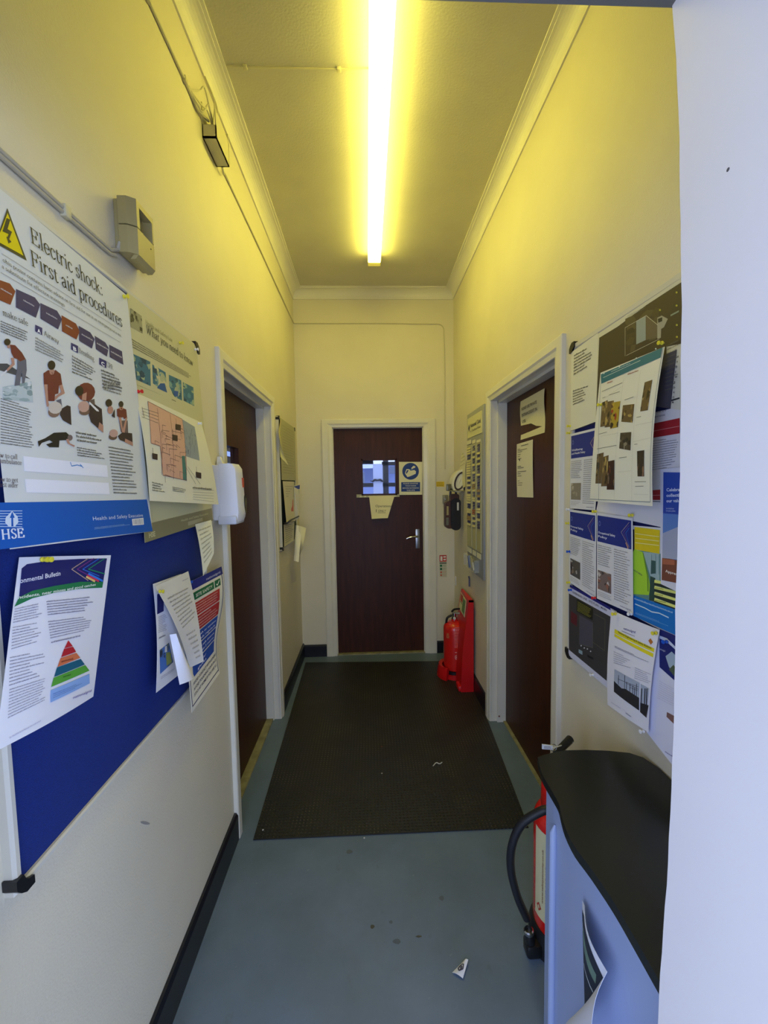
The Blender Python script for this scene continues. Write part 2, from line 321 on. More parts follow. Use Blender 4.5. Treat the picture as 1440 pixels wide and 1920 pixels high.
# ------------------------------------------------------------------ printed sheets
class Sheet:
    """A sheet of paper, card or sign: four 3D corners TL TR BR BL, a bulge, and print on its face."""
    def __init__(s, corners, curl=None, base='#eeeeea', grid=(1, 1), thick=.0006, seed=0, s_near=True):
        s.c = [Vector(p) for p in corners]; s.curl = curl; s.grid = grid; s.mb = MB(); s.L = 0; s.near = s_near; s.rnd = random.Random(seed)
        TL, TR, BR, BL = s.c
        s.n = ((TR-TL) + (BR-BL)).cross((BL-TL) + (BR-TR)).normalized() * -1
        s.W = ((TR-TL).length + (BR-BL).length)/2; s.H = ((BL-TL).length + (BR-TR).length)/2
        nx, ny = grid; m = mat('paper_'+base.strip('#'), base, .6)
        fr = [s.P(i/nx, j/ny) for j in range(ny+1) for i in range(nx+1)]
        bk = [s.P(i/nx, j/ny, -thick) for j in range(ny+1) for i in range(nx+1)]
        N = len(fr); idx = lambda i, j: j*(nx+1)+i
        fs = [(idx(i, j), idx(i, j+1), idx(i+1, j+1), idx(i+1, j)) for i in range(nx) for j in range(ny)]
        fb = [tuple(N+k for k in reversed(f)) for f in fs]
        rim = [idx(i, 0) for i in range(nx+1)] + [idx(nx, j) for j in range(1, ny+1)] + [idx(i, ny) for i in range(nx-1, -1, -1)] + [idx(0, j) for j in range(ny-1, 0, -1)]
        fe = [(rim[k], rim[(k+1) % len(rim)], N+rim[(k+1) % len(rim)], N+rim[k]) for k in range(len(rim))]
        s.mb.add(fr+bk, fs+fb+fe, m, grid != (1, 1))
        s.L = 1
    def S(s, u, v):
        TL, TR, BR, BL = s.c
        p = TL*(1-u)*(1-v) + TR*u*(1-v) + BR*u*v + BL*(1-u)*v
        if s.curl: p = p + s.n*s.curl(u, v)
        return p
    def P(s, u, v, off=0):
        p = s.S(u, v)
        if s.curl:
            e = .01; a = s.S(u+e, v)-s.S(u-e, v); b = s.S(u, v+e)-s.S(u, v-e); n = -(a.cross(b)).normalized()
        else: n = s.n
        return p + n*off
    def uv(s, px, py):
        u = v = .5
        for _ in range(12):
            x, y = proj(s.S(u, v)); e = 1e-3
            xu, yu = proj(s.S(u+e, v)); xv, yv = proj(s.S(u, v+e))
            a, b, c, d = (xu-x)/e, (xv-x)/e, (yu-y)/e, (yv-y)/e; det = a*d-b*c
            if abs(det) < 1e-9: break
            du = (d*(px-x)-b*(py-y))/det; dv = (a*(py-y)-c*(px-x))/det
            u += max(-.4, min(.4, du)); v += max(-.4, min(.4, dv))
        return u, v
    def _emit(s, pts, faces, col, layer, m=None):
        m = m or ink(col); off = .00035*(layer if layer else s.L)
        if s.curl:
            out = []; lim = .022
            def sub(a, b, c, d):
                la = [math.hypot((p[0]-q[0])*s.W, (p[1]-q[1])*s.H) for p, q in ((a, b), (b, c), (c, a))]
                k = la.index(max(la))
                if la[k] < lim or d > 9: out.append((a, b, c)); return
                T = (a, b, c); p, q, r = T[k], T[(k+1) % 3], T[(k+2) % 3]; mid = ((p[0]+q[0])/2, (p[1]+q[1])/2)
                sub(p, mid, r, d+1); sub(mid, q, r, d+1)
            for f in faces:
                for k in range(1, len(f)-1): sub(pts[f[0]], pts[f[k]], pts[f[k+1]], 0)
            vs = [s.P(u, v, off) for t in out for u, v in t]
            s.mb.add(vs, [(3*i, 3*i+1, 3*i+2) for i in range(len(out))], m)
        else:
            s.mb.add([s.P(u, v, off) for u, v in pts], faces, m)
    # all coordinates below: (u, v) with u to the right, v down, both 0..1 of the sheet
    def poly(s, pts, col, layer=2, m=None):
        pts = [tuple(p) for p in pts]
        if len(pts) == 4: fs = [(0, 1, 2, 3)]
        else: fs = [tuple(t) for t in tessellate_polygon([[Vector((*p, 0)) for p in pts]])]
        s._emit(pts, fs, col, layer, m)
    def rect(s, u0, v0, u1, v1, col, layer=2, m=None): s.poly([(u0, v0), (u0, v1), (u1, v1), (u1, v0)], col, layer, m)
    def ell(s, cu, cv, ru, rv, col, layer=2, n=20):
        s.poly([(cu+ru*math.cos(2*math.pi*k/n), cv+rv*math.sin(2*math.pi*k/n)) for k in range(n)], col, layer)
    def line(s, p, q, wd, col, layer=3):
        a = Vector((p[0]*s.W, p[1]*s.H)); b = Vector((q[0]*s.W, q[1]*s.H)); d = (b-a)
        if d.length < 1e-6: return
        d.normalize(); n = Vector((-d.y, d.x))*wd/2
        s.poly([(x.x/s.W, x.y/s.H) for x in (a+n, a-n, b-n, b+n)], col, layer)
    def path(s, pts, wd, col, layer=3):
        for p, q in zip(pts[:-1], pts[1:]): s.line(p, q, wd, col, layer)
    def text(s, t, u, v, h, col='#2b2b2b', width=None, bold=0, serif=False, layer=4, dirv=None, center=False, it=0):
        # h = capital height in v units; width in u units (fit); (u,v) = baseline start
        vs, fs, tw, cap = (serif_mesh(t, bold, it=it) if serif else glyph_mesh(t, bold))
        sy = h*s.H/cap; sx = (width*s.W/tw) if width else sy
        d = Vector((1, 0)) if dirv is None else Vector((dirv[0]*s.W, dirv[1]*s.H)).normalized()
        n = Vector((d.y, -d.x))
        if center: u -= tw*sx/s.W/2
        pts = []
        for x, y in vs:
            p = d*(x*sx) + n*(y*sy); pts.append((u + p.x/s.W, v + p.y/s.H))
        s._emit(pts, fs, col, layer)
    def block(s, q, n, col='#555555', fill=.45, layer=3, ragged=.25, word=True):
        # n lines of small print in quad q TL TR BR BL
        TL, TR, BR, BL = [Vector((*p, 0)) for p in q]; r = s.rnd
        X = lambda a, b: (TL*(1-a)+TR*a)*(1-b) + (BL*(1-a)+BR*a)*b
        vs = []; fs = []
        wq = math.hypot((TR-TL).x*s.W, (TR-TL).y*s.H) or 1; lh = math.hypot((BL-TL).x*s.W, (BL-TL).y*s.H)/wq
        for i in range(n):
            b0 = (i+.5-fill/2)/n; b1 = (i+.5+fill/2)/n; end = 1 - (r.random()*ragged if r.random() < .8 else .5*r.random()); a = 0
            while a < end:
                wl = min(end-a, (.035+.09*r.random()) if word else end)
                lw = max(.006, min(.03, lh*fill/n*.62))
                if s.near and lw < wl:
                    c_ = a
                    while c_ < a+wl:
                        t0 = b0 - (.28*fill/n if r.random() < .25 else 0)*1.6; t1 = b1 + (.2/n*fill if r.random() < .1 else 0)
                        k = len(vs); vs += [X(c_, t0)[:2], X(c_, t1)[:2], X(c_+lw*.55, t1)[:2], X(c_+lw*.55, t0)[:2]]; fs.append((k, k+1, k+2, k+3))
                        if r.random() < .7:
                            k = len(vs); m0 = (b0+b1)/2 if r.random() < .5 else b0; vs += [X(c_+lw*.4, m0)[:2], X(c_+lw*.4, m0+.28*(b1-b0))[:2], X(c_+lw, m0+.28*(b1-b0))[:2], X(c_+lw, m0)[:2]]; fs.append((k, k+1, k+2, k+3))
                        c_ += lw
                else:
                    k = len(vs); vs += [X(a, b0)[:2], X(a, b1)[:2], X(a+wl, b1)[:2], X(a+wl, b0)[:2]]; fs.append((k, k+1, k+2, k+3))
                a += wl + (lw*.8 if s.near else .022)
        if fs: s._emit(vs, fs, col, layer)
    def photo(s, q, pal, nx=10, ny=8, layer=2, smooth=2):
        TL, TR, BR, BL = [Vector((*p, 0)) for p in q]; r = s.rnd
        X = lambda a, b: ((TL*(1-a)+TR*a)*(1-b) + (BL*(1-a)+BR*a)*b)[:2]
        s.poly([tuple(p) for p in (TL[:2], BL[:2], BR[:2], TR[:2])], pal[0], layer)
        for k in range(nx*ny//3):
            a, b = r.random(), r.random(); ra, rb = .05+.16*r.random(), .05+.16*r.random()
            n = r.randint(4, 7); ph = r.random()*6
            P = [X(min(1, max(0, a+ra*math.cos(ph+6.283*i/n)*(.7+.5*r.random()))), min(1, max(0, b+rb*math.sin(ph+6.283*i/n)*(.7+.5*r.random())))) for i in range(n)]
            s.poly(P, r.choice(pal), layer + .05*(k+1)/ (nx*ny/3) + .2)
    # the same, measured on the photograph
    def q(s, *pts): return [s.uv(*p) for p in pts]
    def textp(s, t, p0, p1, hpx, **kw):
        a, b = s.uv(*p0), s.uv(*p1); c = s.uv(p0[0], p0[1]-hpx)
        dv = (b[0]-a[0], b[1]-a[1]); wl = math.hypot(dv[0]*s.W, dv[1]*s.H)/s.W
        hh = math.hypot((c[0]-a[0])*s.W, (c[1]-a[1])*s.H)/s.H
        s.text(t, a[0], a[1], hh, width=wl, dirv=dv, **kw)
    def polyp(s, pts, col, layer=2): s.poly(s.q(*pts), col, layer)
    def blockp(s, pts, n, col='#555555', **kw): s.block(s.q(*pts), n, col, **kw)
    def photop(s, pts, pal, nx=10, ny=8, layer=2): s.photo(s.q(*pts), pal, nx, ny, layer)
    def linep(s, p, q_, wd, col, layer=3): s.line(s.uv(*p), s.uv(*q_), wd, col, layer)
    def ellp(s, c, rx, ry, col, layer=2, n=14):
        s.polyp([(c[0]+rx*math.cos(2*math.pi*k/n), c[1]+ry*math.sin(2*math.pi*k/n)) for k in range(n)], col, layer)
    def done(s, name, label=None, cat=None, group=None, parent=None):
        o = s.mb.build(name, parent)
        if label: tag(o, label, cat, group)
        return o
def Lw(y, z, off=.024): return Vector((XL+off, y, z))
def Rw(y, z, off=.024): return Vector((XR-off, y, z))
def crop(x0, y0, k): return lambda *a: [(x0+k*x, y0+k*y) for x, y in a] if isinstance(a[0], tuple) else (x0+k*a[0], y0+k*a[1])
c1 = crop(0, 340, .20833); c2 = crop(0, 700, .20833); c3 = crop(200, 540, .21875); c4 = crop(0, 1000, .30556)
r1 = crop(1050, 500, .20833); r2 = crop(1050, 850, .3125); rA = crop(1120, 640, .16667); rB = crop(1060, 1080, .17713)
rC = crop(1060, 790, .18767); rD = crop(1170, 930, .15625); lE = crop(0, 1020, .20833); lG = crop(280, 960, .20325); lF = crop(240, 560, .125)

# ================================================================== THE SETTING
Y0, Y1 = 0.28, 0.525               # thickness of the partition the doorway is in
DX0, DX1, DZ = -0.53, 0.40, 2.104  # doorway opening in it
def wall_with_hole(name, T, s0, s1, h0, h1, zt, m, th=.14):
    b = MB()
    def bx(a0, a1, z0, z1):
        P = [T(a, z, n) for a in (a0, a1) for z in (z0, z1) for n in (0, -th)]
        b.add(P, [(0,1,3,2),(4,6,7,5),(0,4,5,1),(2,3,7,6),(0,2,6,4),(1,5,7,3)], m)
    bx(s0, h0, 0, ZC); bx(h1, s1, 0, ZC); bx(h0, h1, zt, ZC)
    return struct(b.build(name))
TL_ = lambda s, z, n: (XL+n, s, z)
TR_ = lambda s, z, n: (XR-n, s, z)
TE_ = lambda s, z, n: (s, YE-n, z)
L0, L1, R0, R1, E0, E1 = 1.757, 2.597, 1.628, 2.480, -.287, .487
wall_with_hole('wall_left', TL_, Y1, YE+.14, L0-.03, L1+.03, 2.02, PAINT)
wall_with_hole('wall_right', TR_, Y1, YE+.14, R0-.03, R1+.03, 2.02, PAINT)
wall_with_hole('wall_end', TE_, XL, XR, E0-.03, E1+.03, 2.01, PAINT)
# partition round the doorway the photographer stands in: its reveal fills the right of the view
def reveal_edge(z):   # hand-trowelled plaster arris, slightly out of true
    pts = [(-.1, .531), (.72, .527), (.99, .517), (1.108, .514), (1.36, .518), (1.569, .519), (1.703, .524), (1.903, .535), (1.972, .541), (2.104, .556), (3.3, .556)]
    for (a, ya), (b_, yb) in zip(pts[:-1], pts[1:]):
        if a <= z <= b_: return ya + (yb-ya)*(z-a)/(b_-a) + .0012*math.sin(z*41)*math.sin(z*17+1)
    return .53
b = MB(); n = 60; vs = []
for i in range(n+1):
    z = DZ*i/n; y = reveal_edge(z); vs += [(DX1, Y0, z), (DX1, y-.003, z), (DX1+.003, y, z), (1.5, y, z), (1.5, Y0, z)]
b.add(vs, [(5*i+k, 5*i+(k+1) % 5, 5*(i+1)+(k+1) % 5, 5*(i+1)+k) for i in range(n) for k in range(5)] + [(4,3,2,1,0), tuple(5*n+k for k in range(5))], GREYPAINT)
struct(b.build('wall_partition_right'))
struct(MB().box(-1.5, DX0, Y0, Y1, 0, DZ, GREYPAINT).build('wall_partition_left'))
struct(MB().box(-1.5, 1.5, Y0, .556, DZ, ZC, LINTEL).build('wall_partition_lintel'))
struct(MB().box(-1.5, 1.5, Y0, YE+.2, ZC, ZC+.12, CEIL).build('ceiling'))
struct(MB().box(-1.5, 1.5, -1.1, Y0, 2.3, 2.42, LINTEL).build('ceiling_sky_blocker'))  # unseen canopy, added to keep sky light off the upper reveal and ceiling
struct(MB().box(-2.5, 2.5, -3, YE+3.2, -.1, 0, floor_mat()).build('floor'))

def sweep(b, prof, path_fn, m):
    rows = [[path_fn(a, d)[k] for (a, d) in prof] for k in range(4)]; n = len(prof)
    vs = [p for r in rows for p in r]
    b.add(vs, [(k*n+i, k*n+(i+1) % n, (k+1)*n+(i+1) % n, (k+1)*n+i) for k in range(3) for i in range(n)] + [tuple(range(n)), tuple(3*n+i for i in range(n-1, -1, -1))], m)
# cornice: concave cove between two small fillets
prof = [(0, 0), (0, .076), (.007, .076), (.007, .066)] + [(.007+.056*(1-math.cos(t)), .066-.055*math.sin(t)) for t in [math.pi/2*k/8 for k in range(1, 9)]] + [(.063, .007), (.076, .007), (.076, 0)]
b = MB(); sweep(b, prof, lambda o, d: [(XL+o, Y1, ZC-d), (XL+o, YE-o, ZC-d), (XR-o, YE-o, ZC-d), (XR-o, Y1, ZC-d)], COVE)
struct(b.build('trim_1'))
# skirting boards
def skirt(name, T, s0, s1, h=.118):
    b = MB(); P = [(0, 0), (.016, 0), (.016, h-.012), (.009, h), (0, h)]
    b.prism([T(s0, z, n) for n, z in P], Vector(T(s1, 0, 0)) - Vector(T(s0, 0, 0)), SKIRT); return struct(b.build(name))
skirt('baseboard_left', TL_, Y1, 1.69); skirt('baseboard_left_far', TL_, 2.662, YE)
skirt('baseboard_right', TR_, Y1+.03, 1.556); skirt('baseboard_right_far', TR_, 2.552, YE)
skirt('baseboard_end_left', TE_, XL+.016, -.377, .105); skirt('baseboard_end_right', TE_, .592, XR-.016, .105)

def door(name, T, s0, s1, zt, aw, depth, s_out0, s_out1, z_out, origin):
    r = sroot(name, origin)
    b = MB()
    w0, w1 = s0-s_out0, s_out1-s1; wz = z_out-zt
    def pf(a, d):   # a = fraction across the moulding, d = thickness
        return [T(s_out0+a*w0, 0, d), T(s_out0+a*w0, z_out-a*wz, d), T(s_out1-a*w1, z_out-a*wz, d), T(s_out1-a*w1, 0, d)]
    sweep(b, [(0, 0), (0, .016), (.08, .019), (.55, .019), (.7, .014), (.97, .010), (1, .006), (1, 0)], pf, GLOSS)
    b.build('architrave', r)
    j = MB()
    def bx(a0, a1, z0, z1, n0, n1):
        P = [T(a, z, n) for a in (a0, a1) for z in (z0, z1) for n in (n0, n1)]
        j.add(P, [(0,1,3,2),(4,6,7,5),(0,4,5,1),(2,3,7,6),(0,2,6,4),(1,5,7,3)], GLOSS)
    bx(s0-.03, s0, 0, zt, .001, -.14); bx(s1, s1+.03, 0, zt, .001, -.14); bx(s0-.03, s1+.03, zt, zt+.03, .001, -.14)
    if depth > .05:
        bx(s0, s0+.014, 0, zt, -.035, -depth); bx(s1-.014, s1, 0, zt, -.035, -depth); bx(s0, s1, zt-.014, zt, -.035, -depth)
    else:
        bx(s0, s0+.006, 0, zt, -.004, -depth); bx(s1-.006, s1, 0, zt, -.004, -depth); bx(s0, s1, zt-.006, zt, -.004, -depth)
    j.build('door_frame', r)
    return r
# end door with a vision window
d1 = door('door_1', TE_, E0, E1, 1.985, .07, .03, -.378, .592, 2.055, (.1, YE, 0))
wq = [at(px, py, 'Y', YE+.03) for px, py in ((680, 863), (742, 863), (742, 926), (680, 926))]
wx0, wx1 = (wq[0].x+wq[3].x)/2, (wq[1].x+wq[2].x)/2; wz1, wz0 = (wq[0].z+wq[1].z)/2, (wq[2].z+wq[3].z)/2
b = MB()
for x0, x1, z0, z1 in ((E0+.003, wx0, .012, 1.982), (wx1, E1-.003, .012, 1.982), (wx0, wx1, .012, wz0), (wx0, wx1, wz1, 1.982)):
    b.box(x0, x1, YE+.03, YE+.07, z0, z1, DOORM)
b.build('door_leaf', d1)
b = MB(); g = .012
for x0, x1, z0, z1 in ((wx0-g, wx0+.002, wz0-g, wz1+g), (wx1-.002, wx1+g, wz0-g, wz1+g), (wx0-g, wx1+g, wz0-g, wz0+.002), (wx0-g, wx1+g, wz1-.002, wz1+g)):
    b.box(x0, x1, YE+.024, YE+.034, z0, z1, DOORM)
b.build('window_bead', d1)
MB().box(wx0, wx1, YE+.048, YE+.052, wz0, wz1, GLASS).build('glass_pane', d1)
hp = at(783, 1010, 'Y', YE+.03)
h = MB().box(hp.x-.019, hp.x+.019, YE+.024, YE+.031, hp.z-.086, hp.z+.086, STEEL, .003).build('door_handle', d1)
lv = at(783, 1006, 'Y', YE+.0)
MB().tube(catmull([(lv.x, YE+.03, lv.z), (lv.x, YE-.02, lv.z), (lv.x-.035, YE-.028, lv.z+.002), (lv.x-.075, YE-.028, lv.z-.004), (lv.x-.1, YE-.026, lv.z-.014)]), .0085, CHROME).build('lever', h)
b = MB().box(E0, E1, YE-.004, YE+.06, 0, .010, EDGE); b.build('threshold', d1)

# left door, with a narrow vision window seen past the near architrave
d2 = door('door_2', TL_, L0, L1, 1.985, .06, .082, 1.690, 2.662, 2.052, (XL, 2.17, 0))
XD = XL-.082
va, vb = at(427, 832, 'X', XD), at(446, 872, 'X', XD)
v0, v1, vz1, vz0 = 1.80, max(vb.y, 1.97), 1.70, 1.40
b = MB()
for a0, a1, z0, z1 in ((L0+.003, v0, .012, 1.983), (v1, L1-.003, .012, 1.983), (v0, v1, .012, vz0), (v0, v1, vz1, 1.983)):
    b.box(XD-.04, XD, a0, a1, z0, z1, DOORM)
b.build('door_leaf', d2)
MB().box(XD-.024, XD-.018, v0, v1, vz0, vz1, GLASS).build('glass_pane', d2)
b = MB()
for a0, a1, z0, z1 in ((v0-.012, v0+.002, vz0-.012, vz1+.012), (v1-.002, v1+.012, vz0-.012, vz1+.012), (v0, v1, vz0-.012, vz0+.002), (v0, v1, vz1-.002, vz1+.012)):
    b.box(XD-.003, XD+.006, a0, a1, z0, z1, DOORM)
b.build('window_bead', d2)
b = MB()
for k in range(7): b.box(XD-.16, XD-.15, v0-.2, v1+.4, 1.36+k*.07, 1.40+k*.07, mat('grey_blind_slat', '#8d9188', .6))
bl = b.build('window_blind', d2)
b = MB(); b.box(XL-.10, XL-.04, L0, L1, 0, .012, EDGE); b.build('threshold', d2)
# right door, plain
d3 = door('door_3', TR_, R0, R1, 1.985, .07, .088, 1.556, 2.550, 2.052, (XR, 2.05, 0))
MB().box(XR+.088, XR+.128, R0+.003, R1-.003, .012, 1.983, DOORM).build('door_leaf', d3)
MB().box(XR+.072, XR+.10, R0, R1, 0, .008, EDGE).build('threshold', d3)
# dark cupboards behind the two side doors
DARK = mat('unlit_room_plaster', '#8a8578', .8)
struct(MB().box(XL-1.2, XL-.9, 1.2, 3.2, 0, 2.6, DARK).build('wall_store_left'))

# what shows through the window in the end door: the lobby beyond with its own glazed screen
b = MB(); DF = mat('dark_screen_frame', '#0b0b12', .5)
def far(px, py, y): return at(px, py, 'Y', y)
YB = YE+1.3
a0, a1 = far(718, 860, YB), far(729, 930, YB)
b.box(a0.x, a1.x, YB, YB+.05, 0, 2.6, DF)
a0, a1 = far(672, 906, YB), far(760, 912, YB)
b.box(a0.x-.4, a0.x+1.2, YB, YB+.05, a1.z, a0.z, DF)
a0, a1 = far(716, 866, YB), far(760, 872, YB)
b.box(a0.x, a1.x+.4, YB, YB+.05, a1.z, a0.z, DF)
b.box(far(741, 900, YB).x, far(741, 900, YB).x+.8, YB, YB+.05, 0, 2.6, DF)
struct(b.build('window_1'))
b = MB(); YC = YE+2.2; PW = mat('pale_blue_lobby_panel', '#c0cdf0', .6); PW2 = mat('grey_lobby_panel', '#5f6a82', .6)
for (x0, y0, x1, y1), m_ in (((672, 840, 700, 878), PW), ((676, 886, 684, 908), PW2), ((699, 876, 719, 902), PW2), ((731, 874, 742, 888), PW2)):
    p, q_ = far(x0, y0, YC), far(x1, y1, YC); b.box(p.x, q_.x, YC, YC+.04, q_.z, p.z, m_)
b.box(-2.4, 2.4, YC+.1, YC+.2, 0, 3, mat('sky_dimming_backdrop', '#7d8dc0', .6))  # backdrop added to tone down the bright sky behind the door window
p = far(710, 862, YC); b.box(p.x-1, p.x+1, YC, YC+.05, p.z-.06, p.z, mat('white_lobby_beam', '#e8eaf0', .6))
struct(b.build('wall_lobby_beyond'))
b = MB(); YS = YB-.021; p = far(708, 903, YS)
b.box(p.x-.05, p.x+.06, YS+.01, YS+.02, p.z-.15, p.z+.2, mat('clear_sheet_pale', '#98a2c0', .4))
nb = b.build('lobby_notice'); tag(nb, 'pale notice with a dark moustache shape seen through the end door window', 'notice')
b = MB()
for sg in (-1, 1):
    b.tube(catmull([(p.x, YS, p.z+.012), (p.x+sg*.03, YS, p.z+.022), (p.x+sg*.06, YS, p.z+.004), (p.x+sg*.085, YS, p.z+.012)]), [.004]+[.012]*8+[.013]*8+[.006]*7+[.002]*1, BLACKP)
b.build('moustache_shape', nb)

# ================================================================== LIGHT FITTING
p = onF(713, 0, 3.05)
lx0, lx1, ly0, ly1 = .035, .123, 1.26, 3.061
t = thing('fluorescent_light', ((lx0+lx1)/2, (ly0+ly1)/2, ZC), 'long fluorescent batten light glowing along the middle of the ceiling', 'light')
lamp = mat('glowing_prismatic_diffuser', (1, 1, 1), .4)
bb = lamp.node_tree.nodes['Principled BSDF']; bb.inputs['Emission Color'].default_value = (*LAMP_COL, 1); bb.inputs['Emission Strength'].default_value = LAMP_STRENGTH
MB().box((lx0+lx1)/2-.03, (lx0+lx1)/2+.03, ly0+.01, ly1-.012, 3.098, ZC, WHITEP).build('spine', t)
MB().box(lx0, lx1, ly0+.06, ly1-.045, 3.052, 3.098, lamp, .006).build('diffuser', t)
ENDC = mat('dim_glow_diffuser_end', '#cfc04a', .4, emit=.7)  # lamp falloff at the diffuser ends put in as yellow colour and weak emission
for a, c in ((ly0, ly0+.061), (ly1-.046, ly1)):
    o = MB().box(lx0, lx1, a, c, 3.052, 3.098, ENDC, .004).build('end_cap', t); o['label'] = 'dimly glowing yellow end of the diffuser'

# ================================================================== CABLES AND WALL BOXES
def cab(name, pts, r, label, parent=None, k=1, m=None):
    o = MB().tube(catmull(pts, k) if k > 1 else pts, r, m or CABLE, 8).build(name, parent)
    if label: tag(o, label, 'cable')
    return o
P = lambda px, py, o=.006: onL(px, py, o)
cz = 2.858
c_ = cab('cable', [Lw(.56, cz, .005), Lw(1.2, cz, .005), Lw(1.51, cz, .005), Lw(1.60, 2.85, .006), Lw(1.67, 2.87, .02)], .005, 'thick painted cable running high along the left wall into the open junction box')
MB().box(XL, XL+.013, 1.49, 1.51, cz-.01, cz+.01, CABLE, .003).build('cable_clip', c_)
MB().box(XL, XL+.013, 1.255, 1.275, cz-.01, cz+.01, CABLE, .003).build('cable_clip', c_)
cab('cable', [Lw(1.80, 2.815, .02), Lw(1.84, 2.80, .016), Lw(1.87, 2.835, .006), Lw(2.0, 2.84, .004)] + [Lw(y, 2.845, .0046) for y in (2.5, 3.0, YE-.012)],
    .0045, 'thin painted cable along the left wall from the junction box to the far corner')
cab('cable', [(XL+.006, YE-.01, 2.846), (XL+.012, YE-.0048, 2.846), (0, YE-.0048, 2.846), (.62, YE-.0048, 2.84)] + [(.62+.05*math.sin(a), YE-.0048, 2.79+.05*math.cos(a)) for a in (.4, .8, 1.2, 1.57)] + [(.675, YE-.0048, z) for z in (2.4, 2.0, 1.62)],
    .0045, 'thin painted cable across the end wall and down beside the far door')
# open junction box under the cornice
jb = at(406, 262, 'Y', 1.66)
t = thing('junction_box', (XL, 1.73, 2.80), 'open cream junction box with loose wires high on the left wall', 'junction box')
b = MB(); jd = .052
b.box(XL, XL+jd, 1.655, 1.80, 2.80, 2.805, CABLE); b.box(XL, XL+.004, 1.655, 1.80, 2.80, 2.925, CABLE)
b.box(XL, XL+jd, 1.795, 1.80, 2.80, 2.925, CABLE); b.box(XL, XL+jd, 1.655, 1.66, 2.80, 2.845, CABLE); b.box(XL+jd-.004, XL+jd, 1.655, 1.80, 2.80, 2.90, CABLE)
b.build('box_shell', t)
b = MB().box(XL+.006, XL+.04, 1.67, 1.76, 2.83, 2.86, mat('terminal_block', '#d8d0a0', .5), .004); b.build('terminal_block', t)
for k, (y, z) in enumerate(((1.62, 2.935), (1.655, 2.91), (1.63, 2.875))):
    MB().tube(catmull([Lw(1.53, 2.855+.005*k, .006), Lw(y-.03, z-.03, .02), Lw(y, z, .03), Lw(1.70, 2.85, .03)]), .003, CABLE, 6).build('wire', t)
for k in range(2):
    MB().tube(catmull([Lw(1.70+.02*k, 2.86, .02), Lw(1.70+.03*k, 2.96, .035), Lw(1.68+.02*k, 3.035, .01)]), .0028, CABLE, 6).build('wire', t)
# twin cable to the beige box
cb = cab('cable', [Lw(.56, 2.05, .005), Lw(.74, 2.05, .005), Lw(.9, 2.05, .005), Lw(1.02, 2.052, .005), Lw(1.046, 2.066, .008), Lw(1.05, 2.085, .012)], .0048, 'twin grey cable clipped above the large noticeboard leading to the beige alarm box', m=mat('grey_twin_cable', '#b9b4a2', .5))
MB().tube([Lw(.56, 2.041, .005), Lw(.9, 2.041, .005), Lw(1.02, 2.043, .005), Lw(1.04, 2.05, .008)], .004, mat('grey_twin_cable', ''), 8).build('second_core', cb)
MB().box(XL, XL+.012, .868, .885, 2.034, 2.058, CABLE, .002).build('cable_clip', cb)
# ceiling cable
cc = cab('cable', [(XL+.078, 1.722, ZC-.004), (-.35, 1.722, ZC-.006), (-.2, 1.724, ZC-.003), (-.05, 1.722, ZC-.005), (.05, 1.719, ZC-.005)], .0028, 'thin painted cable crossing the ceiling from the cornice to the light', k=4)
for x in (-.44, -.08): MB().box(x-.008, x+.008, 1.714, 1.73, ZC-.012, ZC, CABLE, .002).build('cable_clip', cc)
# beige alarm box
t = thing('alarm_box', (XL, 1.08, 2.06), 'beige plastic alarm box with recessed window above the large noticeboard', 'alarm box')
b = MB()
y0, y1, z0, z1, d = 1.046, 1.148, 2.062, 2.19, .05
b.box(XL, XL+.012, y0+.004, y1-.004, z0+.006, z1-.004, BEIGEP, .002)
pr = [(0.012, y0), (.032, y0), (d, y0+.012), (d, y1-.012), (.032, y1), (.012, y1)]
# lower solid part, upper part with a recess
b.prism([(XL+a, y, z0) for a, y in pr], (0, 0, .062), BEIGEP)
b.prism([(XL+a, y, z0+.065) for a, y in [(.012, y0), (.032, y0), (d, y0+.012), (d, y0+.024), (.03, y0+.026), (.03, y1-.022), (d, y1-.018), (d, y1-.012), (.032, y1), (.012, y1)]], (0, 0, .05), BEIGEP)
b.prism([(XL+a, y, z1-.013) for a, y in pr], (0, 0, .013), BEIGEP)
b.prism([(XL+d-.012, y0+.012, z0), (XL+d, y0+.012, z0), (XL+d, y1-.012, z0), (XL+d-.012, y1-.012, z0)], (-.008, 0, -.01), BEIGEP)
b.build('housing', t)
MB().box(XL+.03, XL+.037, y0+.03, y1-.04, z0+.07, z1-.015, mat('tinted_lens', '#6f6a58', .08), .002).build('lens', t)
MB().lathe([(0, 0), (.002, 0), (.002, .001), (0, .001)], (XL+d, y1-.03, z0+.045), (1, 0, 0), BLACKP, 10).build('indicator_lamp', t)

